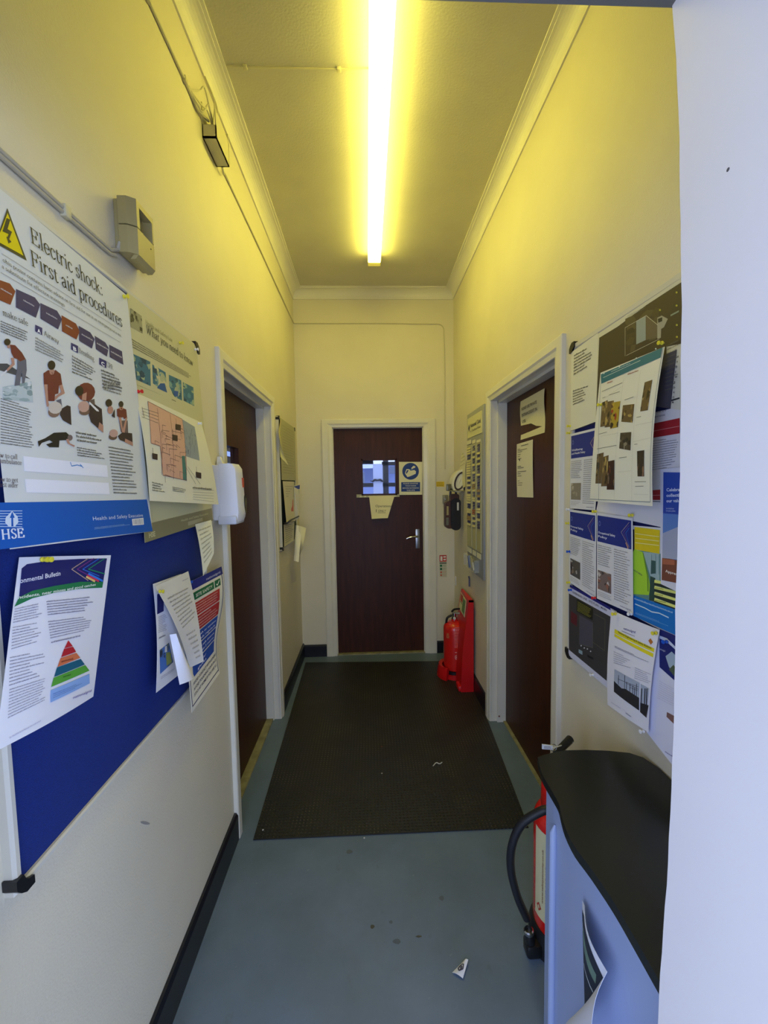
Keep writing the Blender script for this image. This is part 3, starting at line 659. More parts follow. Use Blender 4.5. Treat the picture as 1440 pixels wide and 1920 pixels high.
# ================================================================== NOTICEBOARDS
def board(name, T, s0, s1, z0, z1, label, mfelt, caps=True, fw=.012, pos=None, capr=.03):
    t = thing(name, T((s0+s1)/2, z0, 0), label, 'noticeboard')
    b = MB(); P = [T(s0+fw*.6, z0+fw*.6, .004), T(s1-fw*.6, z0+fw*.6, .004), T(s1-fw*.6, z1-fw*.6, .004), T(s0+fw*.6, z1-fw*.6, .004)]
    n = Vector(T(0, 0, 1)) - Vector(T(0, 0, 0))
    b.prism(P, n*.007, mfelt); b.build('felt_panel', t)
    b = MB()
    pf = [(0, 0), (0, .014), (.004, .019), (fw*.8, .019), (fw, .016), (fw, 0)]
    def loop(a, d): return [T(s0+a, z0+a, d), T(s1-a, z0+a, d), T(s1-a, z1-a, d), T(s0+a, z1-a, d)]
    N = len(pf); vs = []
    for a, d in pf: vs += loop(a, d)
    fs = [(i*4+k, i*4+(k+1) % 4, ((i+1) % N)*4+(k+1) % 4, ((i+1) % N)*4+k) for i in range(N) for k in range(4)]
    b.add(vs, fs, ALUP); b.build('frame', t)
    if caps:
        for (s, z, ss, sz) in ((s0, z0, 1, 1), (s1, z0, -1, 1), (s1, z1, -1, -1), (s0, z1, 1, -1)):
            b = MB(); R = capr; pts = [(-.004, R), (-.004, R*.45), (R*.12, R*.12), (R*.45, -.004), (R, -.004), (R, fw*.7), (R*.62, fw), (fw, R*.62), (fw*.7, R)]
            b.prism([T(s+ss*a, z+sz*c, .001) for a, c in pts], n*.023, BLACKP); b.build('corner_cap', t)
    return t
board('noticeboard', TL_, .640, 1.474, .852, 1.985, 'large blue felt noticeboard in aluminium frame with black corner caps, left wall nearest the camera', FELT, fw=.014)
b_felt2 = mat('navy_noticeboard_felt', '#1d2468', .85, var=.1, scale=200)
board('noticeboard', TR_, .70, 1.480, .852, 1.984, 'crowded noticeboard with black corner caps on the right wall above the counter', b_felt2, fw=.022)
board('noticeboard', TL_, 2.754, 3.36, 1.07, 1.955, 'small noticeboard on the left wall beyond the left door', mat('dark_green_felt', '#2d3a2c', .85), fw=.012, capr=.022)

# ================================================================== PAPERS ON THE LARGE LEFT BOARD
G1, G2 = '#4a4a48', '#7c7c7a'
# ---- electric shock poster
s = Sheet([Lw(.657, 1.976, .021), onL(238, 554, .021), onL(286, 996, .045), Lw(.640, 1.412, .050)], curl=lambda u, v: .006*math.sin(math.pi*u)*v, base='#dfe2dc', grid=(14, 14), seed=1)
s.polyp([(-6, 942.5), (140, 940), (275, 936.5), (286, 996), (140, 1012), (-6, 1031)], '#0b5cb8', 1.5)
s.polyp(c1((-40,530),(62,240),(238,715),(-40,560)), '#3c3a22', 2); s.polyp(c1((-20,500),(62,285),(205,670),(-20,545)), '#e8d400', 3)
s.polyp(c1((52,330),(85,345),(60,430),(100,455),(75,520),(95,545),(70,560),(50,500),(62,500),(70,475),(15,450)), '#2a2a20', 4)
s.textp('Electric shock:', c1(272, 546), c1(925, 1035), 27, serif=True, col='#1c1c1c', layer=4)
s.textp('First aid procedures', c1(275, 752), c1(1100, 1316), 27, serif=True, col='#1c1c1c', layer=4)
s.textp('This poster contains basic advice on first aid for use in an emergency. It is not', c1(18, 722), c1(1085, 1402), 7, serif=True, col='#55554f'); s.textp('a substitute for effective training.', c1(8, 778), c1(578, 1132), 7, serif=True, col='#55554f')
for a, c_ in (((10,650),(1090,1345)), ((0,820),(1080,1450))): s.linep(c1(*a), c1(*c_), .0008, '#9a9a96')
hexes = [('#8a3c26', [(-30,880),(85,920),(135,990),(90,1112),(-30,1060)])] + [('#3b3560', p) for p in ([(140,968),(310,1045),(358,1110),(320,1228),(140,1135)], [(360,1095),(510,1165),(555,1240),(520,1332),(360,1235)], [(705,1300),(810,1360),(848,1420),(825,1505),(710,1435)], [(850,1390),(945,1450),(975,1500),(960,1578),(860,1510)], [(980,1470),(1095,1530),(1108,1650),(985,1582)])] + [('#8a3c26', [(550,1205),(680,1280),(715,1350),(685,1424),(555,1350)])]
for col, p in hexes:
    s.polyp(c1(*p), col, 2)
    cx = sum(a for a, _ in p)/len(p); cy = sum(c_ for _, c_ in p)/len(p)
    s.blockp(c1((cx-50, cy-38), (cx+50, cy+18), (cx+50, cy+38), (cx-50, cy-18)), 1, '#d8d6e0', fill=.5, ragged=0)
for x, y, tt, w1 in ((345,1338,'A',('Airway',390,1385,525,1465)), (668,1500,'B',('Breathing',705,1540,842,1620)), (922,1635,'C',('CPR',955,1665,1015,1700))):
    s.polyp(c1((x-32,y-48),(x+32,y-18),(x+32,y+48),(x-32,y+12)), '#33306b', 2)
    s.textp(tt, c1(x-15, y+18), c1(x+15, y+34), 7, col='#ffffff', bold=.03)
    s.textp(w1[0], c1(w1[1], w1[2]), c1(w1[3], w1[4]), 9, serif=True, col='#4a4848')
s.textp('make safe', c1(18, 1205), c1(248, 1305), 11, serif=True, col='#3a3838')
s.blockp(c1((0,1248),(245,1350),(275,1470),(0,1360)), 5, G1)
s.blockp(c1((312,1395),(590,1555),(590,1650),(312,1525)), 5, G2)
s.blockp(c1((645,1560),(860,1690),(860,1810),(645,1730)), 6, G1)
s.blockp(c1((905,1685),(1060,1750),(1120,1900),(920,1870)), 6, G1); s.blockp(c2((925,20),(1115,95),(1115,215),(930,160)), 4, G2)
# illustrations: rescuer with a pole, airway, breathing, compressions, recovery position
SK, SH, HR, DK, TR_C = '#c08f78', '#78352c', '#33281f', '#3a2b2c', '#6a6a72'
s.polyp(c1((-10,1640),(60,1640),(150,1700),(270,1780),(120,1740),(-10,1700)), '#4c4d50', 2)
s.photop(c1((20,1850),(280,1800),(295,1990),(20,1960)), ['#c3cfcd','#9fb3b0','#b7c6c2','#dfe5e2','#8fa39f'], 9, 7)
s.polyp(c1((85,1470),(130,1475),(190,1540),(225,1600),(175,1622),(150,1600),(120,1590),(95,1540)), SH, 3)
s.polyp(c1((150,1600),(230,1602),(235,1700),(215,1815),(195,1820),(190,1700),(172,1835),(125,1842),(138,1740),(150,1680)), TR_C, 3)
s.ellp(c1(58, 1447), 6.2, 6.4, HR, 4); s.polyp(c1((55,1465),(85,1470),(80,1505),(60,1500)), SK, 3.5)
s.polyp(c1((90,1590),(118,1590),(125,1650),(60,1710),(50,1695),(100,1640)), SK, 4); s.linep(c1(130, 1640), c1(0, 1750), .0022, '#e8e8e4')
s.ellp(c1(462, 1712), 4.8, 6, SK, 3); s.ellp(c1(458, 1655), 7.2, 8.8, HR, 3.5)
s.polyp(c2((386,0),(430,-30),(462,-5),(495,-30),(540,5),(555,100),(525,112),(520,182),(490,190),(485,250),(420,250),(425,100),(390,100)), SH, 3)
s.polyp(c2((390,100),(420,100),(428,250),(440,300),(415,300)), SK, 3.5); s.polyp(c2((525,110),(555,100),(578,180),(520,212),(490,245),(485,212),(545,168)), SK, 3.5)
s.polyp(c2((500,245),(545,230),(555,300),(530,290)), TR_C, 2.6)
s.ellp(c2(480, 350), 11, 10, '#8b6f5c', 3.2); s.ellp(c2(490, 310), 13, 11.5, '#d9cdbd', 3.6)
s.polyp(c2((540,325),(600,288),(630,298),(638,466),(560,422),(535,375)), DK, 3)
s.ellp(c2(770, 168), 17, 17.5, SH, 3); s.ellp(c2(708, 158), 8, 9.5, HR, 3.6); s.polyp(c2((735,190),(775,170),(770,245),(730,240)), SK, 3.8)
s.polyp(c2((780,250),(845,230),(850,285),(800,275)), '#6d5a50', 3.2); s.ellp(c2(755, 345), 10, 7, '#7a5f4e', 3.2); s.ellp(c2(748, 300), 10.5, 10.5, '#cfa795', 3.6)
s.polyp(c2((800,290),(825,262),(912,322),(925,535),(815,440),(795,375)), DK, 3); s.polyp(c2((888,440),(925,470),(925,535),(878,498)), SK, 3.6)
s.polyp(c2((800,255),(880,330),(885,345),(862,340),(795,270)), '#f0eeea', 4)
s.ellp(c2(975, 268), 6.3, 7.5, HR, 3); s.ellp(c2(988, 330), 5.5, 7.5, SK, 3.4); s.polyp(c2((1000,385),(1028,320),(1030,402)), DK, 3.5)
s.ellp(c2(1087, 310), 3.6, 4.5, SK, 3); s.ellp(c2(1085, 278), 4.6, 5.8, HR, 3.5)
s.polyp(c2((1048,322),(1088,308),(1132,325),(1140,400),(1112,412),(1105,395),(1072,402),(1050,385)), SH, 3)
s.polyp(c2((1068,425),(1145,425),(1150,540),(1085,530)), '#6d5d58', 2.8); s.polyp(c2((1062,398),(1086,395),(1100,500),(1128,400),(1142,398),(1116,535),(1094,530)), SK, 3.6)
s.ellp(c2(1012, 572), 8, 6, '#6b5245', 3); s.ellp(c2(1018, 540), 8, 7.5, '#cfa795', 3.4)
s.polyp(c2((1056,565),(1100,530),(1185,540),(1192,655),(1130,622),(1075,600)), DK, 3); s.polyp(c2((1122,588),(1190,620),(1192,655),(1118,620)), SK, 3.5)
s.polyp(c2((335,612),(400,585),(480,535),(590,530),(622,560),(610,600),(530,605),(525,667),(440,665),(410,640),(470,620),(440,602),(370,627),(345,662)), '#24211f', 3)
s.ellp(c2(625, 580), 4.8, 5.5, '#7b6862', 3.4); s.polyp(c2((588,592),(610,590),(622,630),(668,650),(662,664),(602,632)), SK, 3.6)
s.blockp(c2((0,215),(280,300),(300,680),(0,640)), 17, G1, ragged=.15, fill=.34)
s.blockp(c2((675,515),(915,560),(905,650),(690,620)), 3, G1); s.blockp(c2((685,655),(890,695),(950,780),(695,750)), 4, G1)
s.blockp(c2((970,650),(1195,690),(1240,1095),(1020,1090)), 15, G1, fill=.35, ragged=.3)
s.polyp(c2((205,745),(960,828),(970,935),(215,880)), '#f4f5fb', 2); s.polyp(c2((220,950),(975,985),(985,1090),(235,1072)), '#f4f5fb', 2)
s.path(s.q(*c2((628,800),(640,835),(690,825),(735,838),(715,818),(745,852))), .0016, '#3d86c8')
s.textp('How to call', c2(-70, 748), c2(150, 775), 9, serif=True, col='#5a4a50', it=1); s.textp('an ambulance', c2(-70, 800), c2(188, 826), 9, serif=True, col='#5a4a50', it=1)
s.textp('How to get', c2(-60, 970), c2(155, 982), 9, serif=True, col='#5a4a50', it=1); s.textp('a first aider', c2(-60, 1018), c2(155, 1030), 9, serif=True, col='#5a4a50', it=1)
for k in range(7):
    y = 1240+k*23; s.linep(c2(-20, y), c2(195, y-2+k*1), .0012, '#b9d4ef', 3)
s.polyp(c2((100,1238),(150,1290),(158,1340),(128,1378),(70,1380),(38,1345),(42,1300)), '#dbe9f6', 4); s.polyp(c2((100,1245),(122,1300),(108,1302),(110,1378),(92,1378),(92,1302),(78,1302)), '#0b5cb8', 5)
s.textp('HSE', c2(5, 1495), c2(215, 1475), 18, serif=True, col='#e6eef8', bold=.03)
s.textp('Health and Safety Executive', c2(832, 1325), c2(1282, 1290), 7.5, col='#dfe8f5')
s.blockp(c2((845,1385),(1170,1350),(1170,1365),(845,1408)), 2, '#9cc0e4', ragged=.1)
s.polyp(c2((1182,1312),(1285,1300),(1290,1362),(1188,1370)), '#f0f0ee', 4)
for k in range(8): s.linep(c2(1195+k*11, 1316-k), c2(1198+k*11, 1358), .0009+.0004*(k % 3), '#3a3a3a', 5)
s.done('first_aid_poster', 'large electric shock first aid procedures poster with blue footer', 'poster')

# ---- law poster (olive card)
s = Sheet([Lw(1.052, 1.972, .021), onL(368, 648, .021), onL(399, 976, .030), Lw(1.06, 1.363, .026)], base='#d2cd9c', grid=(1, 1), seed=2)
s.photop(lF((30,140),(200,260),(215,525),(35,420)), ['#a39f78','#58563c','#7d7a58','#46442e','#8f8b66'], 7, 8)
s.textp('Health and Safety Law', lF(255, 375), lF(660, 655), 7.5, serif=True, col='#8a865f', layer=4)
s.textp('What you need to know', lF(265, 505), lF(970, 1012), 14.5, serif=True, col='#38361f', it=1, layer=4)
s.blockp(lF((48,590),(965,1155),(960,1225),(50,735)), 4, '#69664a', ragged=.1, fill=.4)
pal = ['#3c7486','#2d5a6b','#5a92a0','#86aa9a','#24475a','#a9b88c']
for q_ in (((65,825),(330,945),(338,1312),(88,1200)), ((358,985),(560,1105),(585,1422),(370,1270)), ((608,1140),(795,1225),(808,1530),(618,1432)), ((820,1252),(978,1330),(990,1612),(830,1530))): s.photop(lF(*q_), pal, 8, 7)
s.ellp(lF(505, 1190), 4, 7.5, '#b9bf94', 3.4); s.polyp(lF((440,1320),(480,1270),(545,1270),(582,1410),(430,1340)), '#2d5f92', 3.4)
s.polyp(lF((700,1330),(740,1310),(770,1440),(720,1500),(690,1370)), '#aeb894', 3.4); s.polyp(lF((690,1380),(750,1390),(740,1480),(680,1440)), '#2c5aa0', 3.6)
s.blockp(lF((130,1285),(400,1400),(650,1510),(130,1300)), 1, '#8c8862'); s.blockp(lF((650,1505),(745,1545),(745,1565),(650,1520)), 1, '#4a4830', fill=.7)
s.poly([(0, .925), (1, .925), (1, 1), (0, 1)], '#8f8961', 2); s.text('HSE', .04, .985, .022, '#d8d2a0', bold=.03, layer=4); s.text('Health and Safety Executive', .45, .955, .012, '#d8d2a0', width=.46, layer=4)
s.rect(.55, .965, .8, .985, '#b5af86', 3)
s.done('law_poster', 'olive health and safety law poster beside the electric shock poster', 'poster')

# ---- site plan
s = Sheet([onL(253, 735, .026), onL(377, 792, .026), onL(410, 946, .075), onL(281, 939, .052)], curl=lambda u, v: .006*math.sin(math.pi*v), base='#e9e6cc', grid=(8, 10), seed=3)
s.polyp(c3((350,972),(645,1125),(682,1650),(480,1605),(455,1355),(378,1330)), '#dcae94', 2)
s.polyp(c3((645,1125),(752,1190),(795,1480),(672,1440)), '#96a1a6', 2); s.polyp(c3((640,1440),(668,1440),(685,1655),(652,1640)), '#4b7f74', 2.6)
r = random.Random(5)
for p, q_ in (((350,972),(645,1125)), ((378,1330),(455,1355)), ((480,1605),(682,1650)), ((430,1030),(470,1600)), ((540,1080),(570,1640)), ((350,972),(378,1330)), ((645,1125),(682,1650)), ((455,1355),(480,1605)), ((680,1540),(760,1680)), ((690,1530),(800,1682)), ((300,1020),(320,1110))): s.linep(c3(*p), c3(*q_), .0014, '#8a5242' if p[0] < 650 else '#6a6a60')
for k in range(34):
    x, y = r.uniform(380, 640), r.uniform(1050, 1600)
    if x < 460 and y > 1330: continue
    y += (x-380)*.35 if y < 1300 else 0
    s.linep(c3(x, y), c3(min(680, x+r.uniform(20, 90)), y+r.uniform(6, 30)), .0011, r.choice(['#5e3c38','#4a3a4a','#7d5a50']))
    s.linep(c3(x, y), c3(x+3, y+r.uniform(20, 70)), .0011, '#6a4842')
for k in range(26):
    x, y = r.uniform(665, 760), r.uniform(1190, 1420); s.linep(c3(x, y), c3(x+r.uniform(-12, 14), y+r.uniform(10, 60)), .0012, '#56606a')
for x, y in ((410, 1440), (610, 1190), (582, 1280), (785, 1600)):
    s.polyp(c3((x-25, y-25), (x+22, y-15), (x+22, y+35), (x-22, y+25)), '#3c2b2c', 4); s.linep(c3(x-15, y-20), c3(x-20, y-70), .0015, '#5c4444')
for k in range(4): s.linep(c3(300, 1030+k*25), c3(440, 1075+k*28), .001, '#555548')
s.blockp(c3((385,1655),(515,1690),(515,1760),(390,1745)), 4, '#5d5d54', ragged=.5); s.blockp(c3((560,1700),(685,1725),(680,1760),(565,1745)), 3, '#5d5d54'); s.blockp(c3((735,1700),(900,1712),(895,1740),(735,1725)), 1, '#55554c', ragged=0)
for k in range(5): s.linep(c3(738, 1728+k*21), c3(915, 1735+k*24), .0008, '#8a8a80')
s.done('site_plan', 'site plan sheet with pink zone pinned over the law poster', 'site plan')

# ---- small hanging note at the board's right edge
s = Sheet([onL(366, 983, .03), onL(396, 975, .06), onL(401, 1038, .08), onL(381, 1080, .06)], curl=lambda u, v: .006*math.sin(math.pi*v), base='#d8d2ac', grid=(4, 6), seed=4)
s.block([(.1, .1), (.9, .12), (.9, .9), (.15, .85)], 8, '#a39d7c', fill=.3)
s.done('hanging_note', 'small yellowed note dangling below the law poster', 'note')

# ---- bulletin
s = Sheet([onL(42, 1044, .024), onL(208, 1041, .045), onL(175, 1306, .062), onL(-6, 1409, .075)], curl=lambda u, v: -.005*max(0, .28-u)/.28*(1-.6*v) + .006*math.sin(math.pi*u)*v, base='#e9ebf4', grid=(14, 14), seed=6)
s.poly([(.03, .055), (.97, .035), (.97, .165), (.03, .245)], '#141d66', 2) if False else None
s.polyp([(40, 1066), (50, 1058), (95, 1051), (150, 1048), (200, 1047), (193, 1091), (150, 1091), (100, 1099), (60, 1110), (35, 1122)], '#141d66', 2)
s.polyp([(35, 1120), (60, 1108), (100, 1099), (150, 1091), (193, 1091), (191, 1102), (150, 1104), (100, 1112), (60, 1122), (26, 1138)], '#1b7a4a', 2.5)
s.textp('onmental Bulletin', (36, 1094), (112, 1079), 9.5, col='#e8eaf6', bold=.015)
s.textp('incidents, near misses and good catches', (30, 1124), (178, 1098), 6, col='#e8f2ea', bold=.015)
for k, col in enumerate(('#b9a08c', '#7b2b86', '#2366d8', '#1b9a5c')):
    s.path(s.q(lE(640+50*k+150, 130), lE(640+50*k, 228), lE(640+50*k+150, 330-20*k)), .0016, col)
for k, col in enumerate(('#e8c878', '#d0335c', '#2b7ae0')): s.linep(lE(770+k*10, 295-k*14), lE(850+k*35, 338-k*2), .004, col, 3.5)
s.blockp(lE((130,575),(388,520),(392,655),(110,720)), 6, '#8a8ca8', fill=.35); s.blockp(lE((110,740),(390,690),(395,870),(95,960)), 8, '#7f819c', fill=.3, ragged=.5)
s.blockp(lE((85,1010),(400,950),(410,1180),(75,1290)), 9, '#7f819c', fill=.3, ragged=.5); s.blockp(lE((80,1300),(405,1200),(405,1410),(65,1580)), 10, '#7f819c', fill=.3, ragged=.3)
s.blockp(lE((412,510),(845,465),(850,600),(425,650)), 6, '#77799a', fill=.38); s.blockp(lE((425,690),(830,640),(830,770),(450,860)), 7, '#77799a', fill=.35); s.blockp(lE((455,875),(780,800),(780,825),(455,900)), 1, '#77799a')
for p, col in ((((610,868),(650,920),(575,940)),'#c02534'), (((572,945),(652,925),(680,972),(545,1020)),'#b81f2e'), (((540,1028),(682,980),(718,1025),(512,1108)),'#d8764c'), (((508,1112),(722,1035),(758,1085),(482,1198)),'#14607c'), (((478,1205),(762,1090),(800,1140),(455,1288)),'#58a83c'), (((450,1318),(800,1168),(802,1255),(450,1428)),'#8fb4ec')):
    s.polyp(lE(*p), col, 3)
s.blockp(lE((470,1345),(780,1215),(780,1250),(470,1395)), 3, '#5c80bc', fill=.3, layer=4); s.blockp(lE((545,1050),(680,1010),(690,1040),(545,1075)), 1, '#8a4030', layer=4); s.blockp(lE((560,1190),(650,1160),(650,1180),(560,1210)), 1, '#2c5c20', layer=4)
s.textp('nationalgrid', lE(650, 1395), lE(815, 1330), 4.5, col='#6f66b0', bold=.01); s.blockp(lE((80,1735),(400,1560),(400,1580),(80,1760)), 1, '#c2c4da')
s.done('bulletin_sheet', 'curling white environmental bulletin with coloured pyramid, low on the blue board', 'bulletin')

# ---- covid site safety sheet
s = Sheet([onL(338, 1100, .024), onL(415, 1062, .03), onL(412, 1262, .05), onL(360, 1336, .055)], curl=lambda u, v: .012*math.sin(2*math.pi*v)*u, base='#e6e4d6', grid=(6, 12), seed=7)
s.poly([(0, 0), (1, 0), (1, .075), (0, .075)], '#1c2a86', 2); s.rect(.955, 0, .97, .97, '#2a3170', 2.5); s.rect(.02, .958, .97, .966, '#2a3170', 2.5); s.rect(.02, .07, .032, .96, '#2a3170', 2.5)
s.text('nationalgrid', .55, .055, .022, '#c5c8ec', width=.38, bold=.01)
s.rect(.07, .10, .72, .165, '#0f6a44', 3); s.rect(.745, .10, .9, .165, '#0f6a44', 3); s.text('SITE SAFETY', .28, .148, .028, '#f0f2e8', width=.4, bold=.01, layer=4); s.path([(.78, .135), (.81, .15), (.87, .115)], .004, '#f0f2e8', 4)
for a, c_ in ((.19, .30), (.31, .43)): s.rect(.12, a, .86, c_, '#b52c30', 3); s.block([(.18, a+.01), (.82, a+.01), (.82, c_-.01), (.18, c_-.01)], 4, '#e0b4ac', fill=.35, layer=4)
for a, c_, l in ((.44, .54, ('wash or sanitise', 'hands regularly')), (.55, .655, ('Keep safe distance', 'at least 2 metres')), (.665, .765, ('Wear', 'gloves'))):
    s.rect(.12, a, .86, c_, '#1a4aa8', 3)
    for k, t_ in enumerate(l): s.text(t_, .26, a+.042+k*.04, .02, '#e8ecf6', width=.55 if len(t_) > 7 else .3, bold=.01, layer=4)
for k, t_ in enumerate(('AVOID CONTACT WITH OTHERS', 'AVOID TOUCHING YOUR FACE', 'STAY AT HOME IF YOU ARE ILL')): s.text(t_, .1, .82+k*.045, .024, '#3a3d66', width=.82, layer=4, bold=.01)
s.done('site_safety_sheet', 'site safety sheet with red and blue panels overhanging the board edge', 'safety notice')

# ---- page with worker photo, and the curled page over it
s = Sheet([onL(287, 1095, .022), onL(340, 1076, .022), onL(352, 1252, .03), onL(293, 1299, .05)], curl=lambda u, v: .006*math.sin(math.pi*v), base='#eceff8', grid=(5, 10), seed=8)
s.polyp(lG((70,760),(130,740),(130,915),(70,945)), '#141d66', 2); s.blockp(lG((80,965),(160,930),(160,1090),(80,1120)), 10, '#8a8ca8', fill=.3)
s.blockp(lG((85,1150),(150,1125),(150,1145),(85,1180)), 1, '#55587a'); s.photop(lG((92,1275),(180,1205),(218,1385),(98,1495)), ['#4a78c8','#3b5f9a','#2b3648','#6f7f6a','#586a80'], 8, 7)
s.polyp(lG((140,1240),(158,1235),(160,1290),(138,1295)), '#e8eaf0', 3.4); s.polyp(lG((150,1300),(185,1290),(205,1380),(155,1420)), '#8ea05c', 3.5)
s.blockp(lG((100,1520),(240,1430),(240,1450),(100,1550)), 2, '#8a8ca8', fill=.3)
s.done('printed_page', 'white printed page with small worker photo, mostly covered by a curled page', 'sheet of paper')
s = Sheet([onL(291, 1099, .034), onL(353, 1071, .036), onL(382, 1240, .09), onL(356, 1252, .07)], curl=lambda u, v: .01*math.sin(math.pi*v)*(1-u*.5), base='#dcdbd6', grid=(6, 12), seed=9)
s.block([(.12, .15), (.92, .15), (.9, .5), (.2, .55)], 9, '#a5a39c', fill=.3); s.block([(.25, .6), (.85, .6), (.85, .95), (.5, .95)], 6, '#b4b2ac', fill=.3); s.text('national grid', .72, .075, .012, '#6f7290', width=.2)
o = s.done('curled_page', 'greyish typed page hanging loose with its corner rolled back, under a yellow pin', 'sheet of paper')
s = Sheet([onL(318, 1190, .072), onL(326, 1188, .082), onL(364, 1268, .092), onL(337, 1284, .092)], curl=lambda u, v: .012*math.sin(math.pi*u), base='#f0f1f8', grid=(6, 6)); s.done('rolled_corner', parent=o)

# ================================================================== SMALL LEFT BOARD PAPERS
lS = crop(500, 760, .17699)
s = Sheet([onL(525, 783, .02), onL(553, 803, .02), onL(555, 901, .02), onL(528, 900, .02)], base='#b9b58c', seed=10)
s.block([(.1, .08), (.95, .08), (.95, .9), (.1, .9)], 18, '#9d9974', fill=.25); s.done('planner_sheet', 'large dull olive planner sheet at the top of the small far board', 'sheet of paper')
s = Sheet([onL(528, 775, .03), onL(522, 810, .03), onL(541, 873, .07), onL(526, 857, .03)], curl=lambda u, v: .01*math.sin(math.pi*v), base='#ddd49a', grid=(4, 6)); s.done('curled_note', 'narrow cream note curling out from the top of the small far board', 'note')
s = Sheet([onL(530, 902, .022), onL(552, 903, .022), onL(554, 977, .03), onL(537, 979, .04)], base='#d9d3ba', seed=11)
s.rect(.55, .45, .8, .75, '#cf6a58', 3); s.block([(.15, .1), (.9, .1), (.9, .4), (.15, .4)], 5, '#a39d88', fill=.3); s.done('printed_page', 'cream page with a red panel in the middle of the small far board', 'sheet of paper')
s = Sheet([onL(551, 911, .03), onL(562, 908, .06), onL(560, 972, .06), onL(553, 975, .03)], base='#d6d2be', seed=12)
s.rect(0, .02, 1, .14, '#3d4a92', 3); s.rect(.1, .16, .9, .5, '#8b9a98', 3); s.rect(.4, .62, .7, .74, '#b23a3a', 3); s.done('printed_page', 'narrow page with blue heading band beside the red-panel page', 'sheet of paper')
s = Sheet([onL(532, 980, .022), onL(552, 978, .022), onL(551, 1013, .03), onL(533, 1026, .03)], base='#d2cdb4', seed=13)
s.block([(.1, .08), (.9, .08), (.9, .9), (.1, .9)], 9, '#6a6858', fill=.3); s.done('printed_page', 'typed page at the foot of the small far board', 'sheet of paper')
t = thing('rolled_papers', onL(560, 985, .03), 'bundle of white papers hanging below the small far board', 'papers')
s = Sheet([onL(554, 985, .03), onL(566, 988, .08), onL(560, 1054, .08), onL(550, 1053, .03)], curl=lambda u, v: .02*math.sin(math.pi*u), base='#e4e1d6', grid=(6, 5)); s.done('front_sheet', parent=t)
s = Sheet([onL(560, 986, .06), onL(574, 990, .11), onL(567, 1030, .10), onL(562, 1052, .07)], curl=lambda u, v: .012*math.sin(math.pi*u), base='#dad5bc', grid=(5, 5)); s.done('rear_sheet', parent=t)
o = MB().tube(catmull([onL(532, 982, .025), onL(538, 981, .04), onL(546, 975, .05), onL(560, 968, .06)]), .006, BLACKP, 8).build('marker_pen'); tag(o, 'black marker pen clipped across the small far board', 'pen')

# ================================================================== RIGHT BOARD PAPERS
NAVY = '#1c2f86'
s = Sheet([onR(1071, 661, .022), onR(1121, 624, .022), onR(1119, 790, .022), onR(1070, 808, .022)], base='#e3e1cc', seed=20)
s.blockp(r1((128,790),(305,690),(295,880),(125,985)), 7, '#5a584a', fill=.42, ragged=.45); s.blockp(r1((118,1110),(255,1065),(240,1200),(118,1255)), 6, '#5a584a', fill=.4, ragged=.5)
s.linep(r1(95, 1480), r1(335, 1405), .0012, '#3a3a30'); s.done('typed_notice', 'cream typed notice at the top left corner of the crowded board', 'notice')
# aerial site photo, big
s = Sheet([onR(1121, 626, .024), Rw(.72, 1.965, .024), Rw(.72, 1.70, .024), onR(1117, 788, .024)], base='#dcd8bd', seed=21)
s.polyp(r1((355,640),(520,540),(780,345),(1110,130),(1110,690),(960,720),(960,900),(325,1360)), '#4a3f2c', 2)
s.photop(r1((590,470),(900,330),(900,640),(590,800)), ['#4a3f2c','#55492f','#3c3426','#5d5236'], 9, 9, 2.3)
s.polyp(r1((690,490),(775,440),(775,660),(690,700)), '#9da79a', 3.4); s.polyp(r1((775,440),(880,520),(880,640),(775,660)), '#6e6149', 3.2)
for a, c_ in (((590,550),(780,440)), ((780,440),(885,525)), ((590,550),(590,805)), ((600,800),(900,650))): s.linep(r1(*a), r1(*c_), .001, '#d8d4bc', 4)
s.polyp(r1((880,460),(920,440),(975,470),(940,545),(915,560),(912,640),(880,650)), '#a9a58e', 3.5); s.polyp(r1((885,470),(925,455),(925,490),(890,505)), '#2e2a22', 4)
for x, y in ((1055,232),(1055,350),(1057,525),(1058,632),(905,390)): s.ellp(r1(x, y), 2, 2, '#b6b040', 4.4, 8)
s.linep(r1(1000, 440), r1(1075, 400), .004, '#8f9c84', 4); s.blockp(r1((610,440),(800,340),(800,360),(610,465)), 2, '#8f8b74', fill=.3)
s.done('aerial_photo_poster', 'dark aerial site photograph across the top of the crowded board', 'poster')
# key list behind the hanging sheet
s = Sheet([onR(1240, 668, .026), Rw(.72, 1.80, .026), Rw(.72, 1.60, .026), onR(1228, 762, .026)], base='#d8d6c6', seed=22)
s.poly([(0, 0), (.18, 0), (.18, 1), (0, 1)], '#4c4a56', 2)
for k in range(10): s.text('NADEWBSAOM'[k], .19, .14+.085*k, .035, '#55524e', bold=.02)
s.blockp(r1((960,700),(1080,640),(1070,1100),(945,1130)), 12, '#6b695c', fill=.22, ragged=.4); s.done('key_list_sheet', 'sheet with a column of symbols and text lines right of the teal-headed sheet', 'sheet of paper')
